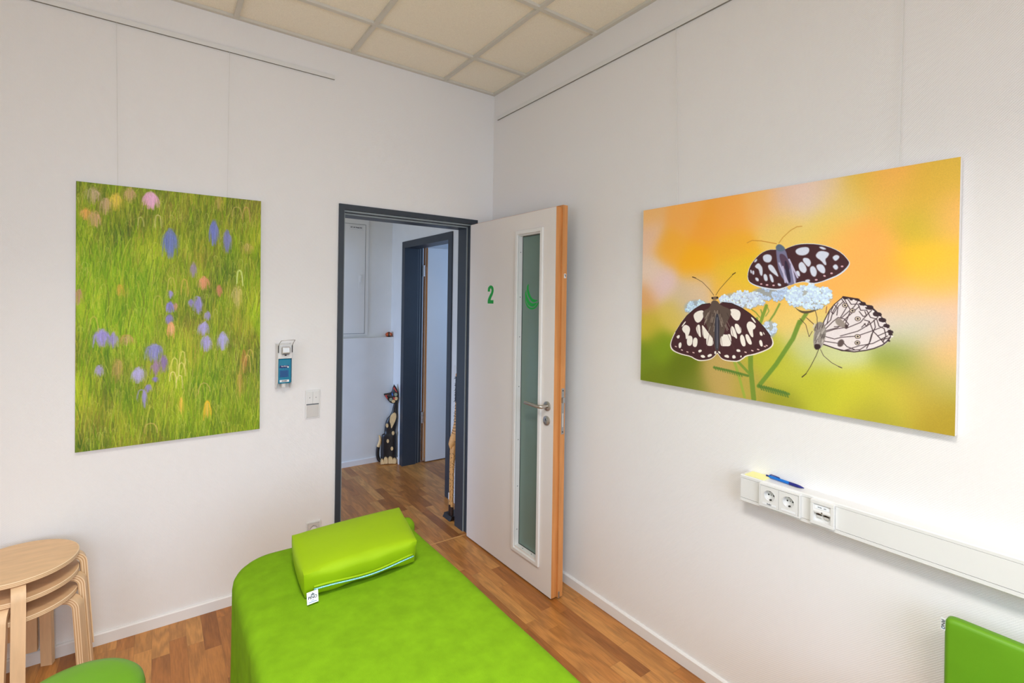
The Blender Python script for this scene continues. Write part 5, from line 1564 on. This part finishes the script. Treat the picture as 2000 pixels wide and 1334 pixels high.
# pillow: a boxy bolster with corners pulled out
t = thing('pillow', (-1.40, -1.22, 0.704), 'boxy lime green leatherette pillow with a white label on the green cover', 'pillow')
def pillow():
    bot = [(-1.602, -1.352), (-1.226, -1.338), (-1.180, -1.085), (-1.578, -1.103)]
    top = [(-1.612, -1.376), (-1.228, -1.362), (-1.168, -1.070), (-1.585, -1.088)]
    ZB, ZTp = 0.7058, 0.790
    n = 28
    def bil(c, u, v):
        return ((c[0][0]*(1-u)+c[1][0]*u)*(1-v)+(c[3][0]*(1-u)+c[2][0]*u)*v, (c[0][1]*(1-u)+c[1][1]*u)*(1-v)+(c[3][1]*(1-u)+c[2][1]*u)*v)
    bm = bmesh.new()
    def pt(u, v, w):
        """unit cube -> pillow"""
        bx, by = bil(bot, u, v); tx, ty = bil(top, u, v)
        x, y, z = bx*(1-w)+tx*w, by*(1-w)+ty*w, ZB*(1-w)+ZTp*w
        # puff: faces bulge, corners stay pinched
        du, dv_, dw = u-0.5, v-0.5, w-0.5
        eu, ev, ew = 1-4*du*du, 1-4*dv_*dv_, 1-4*dw*dw
        if w > 0.5: z += 0.020*(max(0, eu)*max(0, ev))**0.42*(dw*2)**3
        s_ = 0.011*(max(0, ew)*max(0, ev))**0.5
        x += s_*(du*2)**5
        s_ = 0.014*(max(0, ew)*max(0, eu))**0.5
        y += s_*(dv_*2)**5
        if v < 0.02 and 0.05 < u < 0.95: z += 0.002*math.sin(u*19)
        return bm.verts.new((x, y, z))
    def grid(fn, a, c):
        G_ = [[fn(i/a, j/c) for j in range(c+1)] for i in range(a+1)]
        for i in range(a):
            for j in range(c):
                bm.faces.new((G_[i][j], G_[i+1][j], G_[i+1][j+1], G_[i][j+1]))
    grid(lambda a, c: pt(a, c, 1), n, n); grid(lambda a, c: pt(a, c, 0), n, n)
    grid(lambda a, c: pt(a, 0, c), n, 10); grid(lambda a, c: pt(a, 1, c), n, 10)
    grid(lambda a, c: pt(0, a, c), n, 10); grid(lambda a, c: pt(1, a, c), n, 10)
    bmesh.ops.remove_doubles(bm, verts=bm.verts, dist=1e-5)
    return bm
finish('pillow_body', pillow(), M['green_leather'], t, smooth=0.75)
zp = []
for q in range(25):
    u = 0.07+0.90*q/24
    x = -1.607+(-1.227+1.607)*u; y = -1.364+0.014*u-(-0.0); s_ = 0.014*(1-4*(u-.5)**2)**0.5
    zp.append((x, y-s_*0.96-0.0035, 0.733+0.0045*math.sin(u*7.5+0.6)))
bm = bmesh.new(); add_tube(bm, zp, 0.0022, 8)
zz = finish('zip', bm, M['zip'], t, smooth=3.2); zz['label'] = 'light blue zip along the front seam'
bm = bmesh.new(); add_tube(bm, [(x, y+0.0022, z+0.007) for x, y, z in zp], 0.0034, 8)
finish('zip_flap', bm, M['green_leather'], t, smooth=3.2)
def label_tag(parent, o0, r, d_, w, h_, s, size):
    """hanging fabric label: o0 top left corner, r right dir, d_ down dir"""
    o0, r, d_ = Vector(o0), Vector(r).normalized(), Vector(d_).normalized(); n = r.cross(-d_).normalized()
    bm = bmesh.new()
    c = [o0, o0+r*w, o0+r*w+d_*h_, o0+d_*h_]
    a = [bm.verts.new(p) for p in c]; e = [bm.verts.new(p-n*0.0008) for p in c]
    bm.faces.new(a); bm.faces.new(e[::-1])
    for i in range(4): bm.faces.new((a[i], a[(i+1) % 4], e[(i+1) % 4], e[i]))
    lb_ = finish('fabric_label', bm, M['label'], parent); lb_['label'] = 'white label with dark lettering'
    m_ = o0+r*w*0.5+n*0.0003
    text_mesh('label_lettering', s, size, tuple(m_+d_*h_*0.50), tuple(r), tuple(-d_), M['ink'], lb_, 0.0002, 0.0003)
    bm = bmesh.new()
    def q_(u, v): return tuple(m_+r*u*w+d_*v*h_)
    for (u0, v0, u1, v1) in ((-.18, .22, .20, .34),):
        p = [q_(u0, v1), q_(u1, v1), q_(u1-.03, v0), q_(u0+.04, v0)]
        bm.faces.new([bm.verts.new(x) for x in p])
    p = [q_(-.10, .22), q_(.12, .22), q_(.06, .14), q_(.02, .08), q_(-.03, .15)]
    bm.faces.new([bm.verts.new(x) for x in p])
    finish('label_emblem', bm, M['ink_grey'], lb_)
    bm = bmesh.new()
    p = [q_(-.36, .84), q_(.36, .84), q_(.36, .89), q_(-.36, .89)]; bm.faces.new([bm.verts.new(x) for x in p])
    p = [q_(-.12, .71), q_(.12, .71), q_(.12, .75), q_(-.12, .75)]; bm.faces.new([bm.verts.new(x) for x in p])
    finish('label_small_print', bm, M['teal_dark'], lb_)
    return lb_
label_tag(t, (-1.6055, -1.3865, 0.7400), (1, 0.02, 0.05), (0.0, -0.25, -1), 0.0335, 0.0335, 'PINO', 0.0115)

# ------------------------------------------------------------------ green padded chair at the right
t = thing('padded_chair', (-0.33, -2.73, 0), 'green padded chair back with a small white side tag, against the wall under the trunking', 'chair')
def padbox(x0, x1, y0, y1, z0, z1, rr_, axis):
    bm = bmesh.new(); add_box(bm, x0, x1, y0, y1, z0, z1); return bm
bm = bmesh.new()
yc, zc = -2.735, 0.585
prof = []
for q in range(48):
    a = 2*math.pi*q/48; c, s = math.cos(a), math.sin(a)
    prof.append((yc+0.235*math.copysign(abs(c)**0.07, c), zc+0.165*math.copysign(abs(s)**0.10, s)))
add_prism(bm, prof, lambda a, c, t_: (t_, a, c), -0.118, -0.080)
bk = finish('backrest', bm, M['green_seat'], t, bevel=0.0175, seg=6, smooth=3.2)
bm = bmesh.new(); add_box(bm, -0.57, -0.13, -2.965, -2.505, 0.405, 0.465)
finish('seat', bm, M['green_seat'], t, bevel=0.02, seg=4)
for sy_ in (-2.94, -2.53):
    bm = bmesh.new(); add_tube(bm, [(-0.055, sy_, 0.0), (-0.060, sy_, 0.40), (-0.060, sy_, 0.62)], 0.011, 12); finish('leg', bm, M['alu'], t, smooth=0.8)
    bm = bmesh.new(); add_tube(bm, [(-0.55, sy_, 0.0), (-0.54, sy_, 0.41)], 0.011, 12); finish('leg', bm, M['alu'], t, smooth=0.8)
for sy_ in (-2.94, -2.53):
    bm = bmesh.new(); add_tube(bm, [(-0.06, sy_, 0.395), (-0.55, sy_, 0.395)], 0.009, 10)
    finish('seat_rail', bm, M['alu'], t)
lt = label_tag(t, (-0.1115, -2.4925, 0.742), (-0.15, -1, 0.0), (0.0, 0.0, -1), 0.010, 0.034, '', 0.01)
text_mesh('label_lettering', 'PINO', 0.0115, (-0.1121, -2.4972, 0.7245), (0, 0, -1), (-0.15, -1, 0), M['ink'], t, 0.0002, 0.0003)

# ------------------------------------------------------------------ corridor: panel, ornament, carved cat, carved giraffe, switch
t = thing('fuse_panel', (-0.60, FY, 1.27), 'flat grey-white metal service panel on the corridor wall behind the doorway', 'panel')
finish('panel_frame', B((-1.05, -0.236, FY-0.012, FY, 1.272, 2.47)), M['white'], t, bevel=0.002)
pd_ = finish('panel_door', B((-1.01, -0.272, FY-0.017, FY-0.012, 1.292, 2.375)), M['white'], t, bevel=0.002)
bm = bmesh.new(); add_box(bm, -1.01, -0.268, FY-0.0125, FY-0.0118, 2.3752, 2.379); add_box(bm, -0.2718, -0.268, FY-0.0125, FY-0.0118, 1.288, 2.379); add_box(bm, -1.01, -0.268, FY-0.0125, FY-0.0118, 1.288, 1.2918)
finish('panel_gap', bm, M['ink_grey'], t)
bm = bmesh.new(); add_box(bm, -0.336, -0.300, FY-0.019, FY-0.016, 1.745, 1.878); finish('latch_plate', bm, M['white'], pd_, bevel=0.001)
bm = bmesh.new(); add_box(bm, -0.328, -0.308, FY-0.024, FY-0.018, 1.80, 1.872); finish('panel_latch', bm, M['plastic'], pd_, bevel=0.005, seg=3)
ls = finish('label_strip', B((-0.440, -0.296, FY-0.0185, FY-0.0165, 2.316, 2.368)), M['plastic'], pd_)
text_mesh('label_lettering', 'UV 1.01 Praxis NU', 0.0150, (-0.368, FY-0.0188, 2.342), (1, 0, 0), (0, 0, 1), M['ink'], pd_, 0.0002, 0.0007)

t = thing('round_ornament', (-0.02, 1.835, 1.25), 'small round orange and black ornament on the corridor ledge', 'ornament')
bm = bmesh.new(); add_ball(bm, (-0.020, 1.835, 1.2745), 0.036, 0.030, 0.0245, seg=28); bmesh.ops.translate(bm, verts=bm.verts, vec=(0, 0, 0))
ob_ = finish('ornament_body', bm, M['orange'], t, smooth=3.2)
bm = bmesh.new()
add_ball(bm, (-0.030, 1.8075, 1.279), 0.008, 0.006, 0.016, seg=14); add_ball(bm, (-0.024, 1.8255, 1.298), 0.012, 0.010, 0.004, seg=14); add_ball(bm, (-0.026, 1.812, 1.259), 0.016, 0.008, 0.007, seg=14)
finish('painted_mark', bm, M['black_paint'], ob_, smooth=3.2)
bm = bmesh.new(); add_ball(bm, (-0.022, 1.8065, 1.280), 0.006, 0.005, 0.005, seg=12); add_ball(bm, (-0.020, 1.8070, 1.270), 0.005, 0.005, 0.006, seg=12); finish('painted_mark', bm, M['cream_paint'], ob_, smooth=3.2)

# carved cat, local x to the right, local y away from the viewer, z up
CX, CY, CA = -0.058, 1.700, math.radians(-22.7)
CS = 0.787/ (1215-130)
def CP(px, py, d=0.0):
    x = (px-278)*CS*1.0; z = (1215-py)*CS
    return (CX+x*math.cos(CA)-d*math.sin(CA), CY+x*math.sin(CA)+d*math.cos(CA), z)
def CPd(px, py, d):   # d toward the viewer
    return CP(px, py, -d)
cat = thing('carved_cat', (CX, CY, 0), 'tall carved wooden cat painted black with cream spots, standing in the corridor', 'cat figure')
rows = [(1205, 172, 380, .028), (1180, 168, 384, .034), (1130, 170, 382, .036), (1000, 172, 380, .034), (900, 174, 378, .034), (850, 176, 378, .033), (828, 178, 376, .032), (815, 190, 372, .031), (805, 212, 366, .030), (760, 214, 366, .030), (700, 220, 378, .030), (650, 228, 384, .028), (600, 246, 386, .026), (560, 284, 388, .024), (500, 312, 388, .022), (440, 324, 387, .021), (400, 330, 388, .021), (360, 336, 389, .020), (320, 340, 388, .018)]
bm = bmesh.new(); rg = []
for py, l, r, dp in rows:
    row = []
    for k_ in range(28):
        a = 2*math.pi*k_/28; c, s = math.cos(a), math.sin(a)
        row.append(bm.verts.new(CP((l+r)/2+(r-l)/2*math.copysign(abs(c)**0.7, c), py, dp*math.copysign(abs(s)**0.8, s))))
    rg.append(row)
for a, c in zip(rg, rg[1:]):
    for k_ in range(28): bm.faces.new((a[k_], a[(k_+1) % 28], c[(k_+1) % 28], c[k_]))
bm.faces.new(rg[0]); bm.faces.new(rg[-1])
finish('body', bm, M['black_paint'], cat, smooth=1.0)
head_o = spl([(335, 130), (362, 168), (384, 215), (397, 262), (396, 330), (372, 378), (325, 394), (282, 378), (245, 335), (218, 298), (198, 262), (240, 252), (288, 240), (306, 220), (318, 170), (335, 130)], 4)[:-1]
bm = bmesh.new()
hc = (325, 312)
def headring(f, d): return [bm.verts.new(CP(hc[0]+(x-hc[0])*f, hc[1]+(y-hc[1])*f, d)) for x, y in head_o]
hr = [headring(f, d) for f, d in ((0.86, 0.010), (0.98, 0.004), (1.0, -0.006), (0.985, -0.020), (0.90, -0.030), (0.70, -0.036), (0.35, -0.040))]
for a, c in zip(hr, hr[1:]):
    n = len(a)
    for k_ in range(n): bm.faces.new((a[k_], a[(k_+1) % n], c[(k_+1) % n], c[k_]))
bm.faces.new(hr[0]); bm.faces.new(hr[-1])
hd = finish('head', bm, M['black_paint'], cat, smooth=1.0)
def spot(name, pts, d0, d1, m_, par=cat):
    bm = bmesh.new(); c = (sum(p[0] for p in pts)/len(pts), sum(p[1] for p in pts)/len(pts))
    R0 = [bm.verts.new(CP(x, y, -d0)) for x, y in pts]
    R1 = [bm.verts.new(CP(c[0]+(x-c[0])*.8, c[1]+(y-c[1])*.85, -d1)) for x, y in pts]
    n = len(pts)
    for k_ in range(n): bm.faces.new((R0[k_], R0[(k_+1) % n], R1[(k_+1) % n], R1[k_]))
    bm.faces.new(R0); bm.faces.new(R1)
    return finish(name, bm, m_, par, smooth=0.9)
def disc(x, y, rx, ry): return [(x+rx*math.cos(2*math.pi*k_/20), y+ry*math.sin(2*math.pi*k_/20)) for k_ in range(20)]
for e in ([(333, 152), (352, 180), (378, 226), (384, 240), (318, 215), (322, 185)], [(210, 270), (262, 262), (252, 290), (252, 332), (240, 322), (222, 292)]):
    spot('inner_ear', e, 0.026, 0.036, M['red_paint'], hd)
for x, y in ((295, 331), (359, 266)):
    ey = spot('eye', disc(x, y, 25, 27), 0.030, 0.042, M['eye_paint'], hd)
spot('muzzle', disc(330, 356, 27, 24), 0.034, 0.050, M['cream_paint'], hd); spot('muzzle', disc(364, 320, 26, 26), 0.030, 0.050, M['cream_paint'], hd)
spot('nose', [(325, 300), (348, 302), (354, 322), (340, 336), (328, 322)], 0.040, 0.054, M['red_paint'], hd)
spot('forehead_mark', [(302, 262), (312, 232), (320, 250), (332, 272), (318, 290)], 0.034, 0.0435, M['blue_paint'], hd)
spot('chest_patch', spl([(350, 508), (371, 525), (377, 570), (368, 620), (342, 680), (304, 748), (292, 690), (276, 640), (280, 600), (292, 560), (318, 524), (350, 508)], 3)[:-1], 0.012, 0.034, M['cream_paint'])
for x, y, d in ((250, 690, .014), (331, 795, .018), (262, 900, .020), (318, 1006, .024)): spot('cream_spot', disc(x, y, 20, 30), d, 0.040, M['cream_paint'])
for x, w_, top_ in ((192, 26, 1140), (240, 30, 1112), (300, 34, 1108), (352, 28, 1132)):
    pts = spl([(x-w_, 1213), (x-w_, top_+30), (x-w_*.4, top_), (x+w_*.5, top_+6), (x+w_, top_+35), (x+w_, 1213)], 4)
    spot('paw', pts, 0.010, 0.056, M['cream_paint'])
bm = bmesh.new()
tp = spl([(176, 1180), (146, 1165), (128, 1110), (126, 1040), (134, 985)], 5)
add_tube(bm, [CP(x, y, -0.004) for x, y in tp], [0.018]*3+[0.0165]*(len(tp)-3), 12); finish('tail', bm, M['black_paint'], cat, smooth=0.9)
bm = bmesh.new()
tp = spl([(134, 985), (150, 940), (158, 890), (152, 850), (143, 828)], 5)
add_tube(bm, [CP(x, y, -0.004) for x, y in tp], [0.0165]*5+[0.0162-0.0007*q for q in range(len(tp)-5)], 12); tt_ = finish('tail_tip', bm, M['cream_paint'], cat, smooth=0.9)

# carved giraffe on a dark plinth
GI = (-0.112, 0.285)
gf = thing('carved_giraffe', (GI[0], GI[1], 0), 'slim carved wooden giraffe with burnt stripes behind the door frame', 'giraffe figure')
bm = bmesh.new()
add_prism(bm, [(-0.078, 0), (0.078, 0), (0.070, 0.012), (0.062, 0.030), (-0.062, 0.030), (-0.070, 0.012)], lambda a, c, t_: (GI[0]+a, GI[1]+t_, c), -0.055, 0.055)
finish('plinth', bm, M['black_paint'], gf, bevel=0.002)
for i, (lx, ly) in enumerate(((-0.040, -0.022), (-0.030, 0.022), (0.028, -0.022), (0.036, 0.022))):
    bm = bmesh.new()
    add_tube(bm, [(GI[0]+lx, GI[1]+ly, 0.028), (GI[0]+lx*0.97, GI[1]+ly, 0.16), (GI[0]+lx*0.92, GI[1]+ly*0.9, 0.36), (GI[0]+lx*0.75, GI[1]+ly*0.8, 0.50), (GI[0]+lx*0.5, GI[1]+ly*0.5, 0.56)], [0.0125, 0.0105, 0.0125, 0.017, 0.018], 14)
    lg = finish('leg', bm, M['giraffe'], gf, smooth=0.9)
    bm = bmesh.new(); rd_ = random.Random(i)
    for q in range(46):
        z = 0.12+q*0.0085; r = 0.0125+0.004*max(0, (z-0.3)/0.2); a = -1.9+rd_.uniform(-1.1, 1.1)+(q % 2)*0.6
        f_ = 0.97-(z-0.16)*0.25 if z > 0.16 else 0.985
        add_ball(bm, (GI[0]+lx*f_+r*0.9*math.cos(a), GI[1]+ly*0.95+r*0.9*math.sin(a), z), 0.0024, 0.0024, 0.0032, seg=8)
    finish('burnt_spots', bm, M['burnt'], lg)
    bm = bmesh.new(); add_tube(bm, [(GI[0]+lx, GI[1]+ly, 0.0282), (GI[0]+lx, GI[1]+ly, 0.075), (GI[0]+lx*0.98, GI[1]+ly, 0.105)], [0.0134, 0.0124, 0.0108], 14); finish('hoof', bm, M['burnt'], lg)
bm = bmesh.new()
add_tube(bm, [(GI[0]-0.044, GI[1], 0.520), (GI[0]-0.038, GI[1], 0.545), (GI[0]-0.010, GI[1], 0.585), (GI[0]+0.006, GI[1], 0.64), (GI[0]+0.012, GI[1], 0.72), (GI[0]+0.014, GI[1], 0.85), (GI[0]+0.014, GI[1], 1.00), (GI[0]+0.012, GI[1], 1.08)], [0.008, 0.026, 0.040, 0.036, 0.026, 0.022, 0.020, 0.020], 18)
bd = finish('body', bm, M['giraffe'], gf, smooth=1.0)
bm = bmesh.new()
for q in range(18):
    z = 0.575+q*0.0205
    f_ = (z-0.55)/0.17
    cxq = GI[0]+(-0.010+0.022*min(1, f_)); r = 0.0415-0.0155*min(1, f_) if f_ < 1 else 0.0255-0.004*min(1, (z-0.72)/0.13)
    for sg in (0,):
        pts = [(cxq+r*math.cos(a), GI[1]+r*math.sin(a), z+0.004*math.sin(2*a+q)) for a in [math.radians(150+x*14) for x in range(13)]]
        add_tube(bm, pts, [0.0006]+[0.0022]*11+[0.0006], 6)
finish('burnt_stripes', bm, M['burnt'], bd)
rd_ = random.Random(7)
for (z0_, z1_, n__) in ((0.70, 0.835, 90), (0.87, 1.06, 110)):
    bm = bmesh.new()
    for q in range(n__):
        z = z0_+rd_.random()*(z1_-z0_)
        a = math.radians(rd_.uniform(140, 270)); r = 0.020
        p0 = Vector((GI[0]+0.013+r*math.cos(a), GI[1]+r*math.sin(a), z)); ln_ = rd_.uniform(0.008, 0.028)
        p1 = p0+Vector((math.cos(a)*ln_*0.6, math.sin(a)*ln_*0.6, rd_.uniform(-1, .9)*ln_*0.7))
        add_cyl(bm, p0, p1, 0.0014, 0.0004, 5)
    add_tube(bm, [(GI[0]+0.013, GI[1], z0_), (GI[0]+0.014, GI[1], z1_)], 0.0225, 12)
    mn = finish('mane', bm, M['black_paint'], bd); mn['label'] = 'tuft of black mane hair'
bm = bmesh.new()
add_ball(bm, (GI[0]+0.040, GI[1], 1.11), 0.034, 0.020, 0.022, seg=18); add_ball(bm, (GI[0]+0.070, GI[1], 1.098), 0.022, 0.014, 0.014, seg=16)
hd_ = finish('head', bm, M['giraffe'], gf, smooth=3.2)
bm = bmesh.new()
for sg in (-1, 1):
    add_cyl(bm, (GI[0]+0.024, GI[1]+sg*0.009, 1.125), (GI[0]+0.022, GI[1]+sg*0.010, 1.155), 0.003, seg=8); add_ball(bm, (GI[0]+0.022, GI[1]+sg*0.010, 1.157), 0.0045, 0.0045, 0.0045, seg=8)
finish('horns', bm, M['burnt'], hd_)
bm = bmesh.new()
for sg in (-1, 1): add_ball(bm, (GI[0]+0.018, GI[1]+sg*0.024, 1.118), 0.005, 0.014, 0.007, seg=10)
finish('ears', bm, M['giraffe'], hd_, smooth=3.2)

t = thing('light_switch', (SX, 0.46, 1.02), 'white light switch on the corridor wall, seen past the giraffe', 'light switch')
finish('switch_frame', B((SX-0.009, SX, 0.475, 0.556, 1.022, 1.103)), M['plastic'], t, bevel=0.002)
finish('rocker', B((SX-0.0125, SX-0.0088, 0.482, 0.549, 1.029, 1.096)), M['plastic'], t, bevel=0.0015)
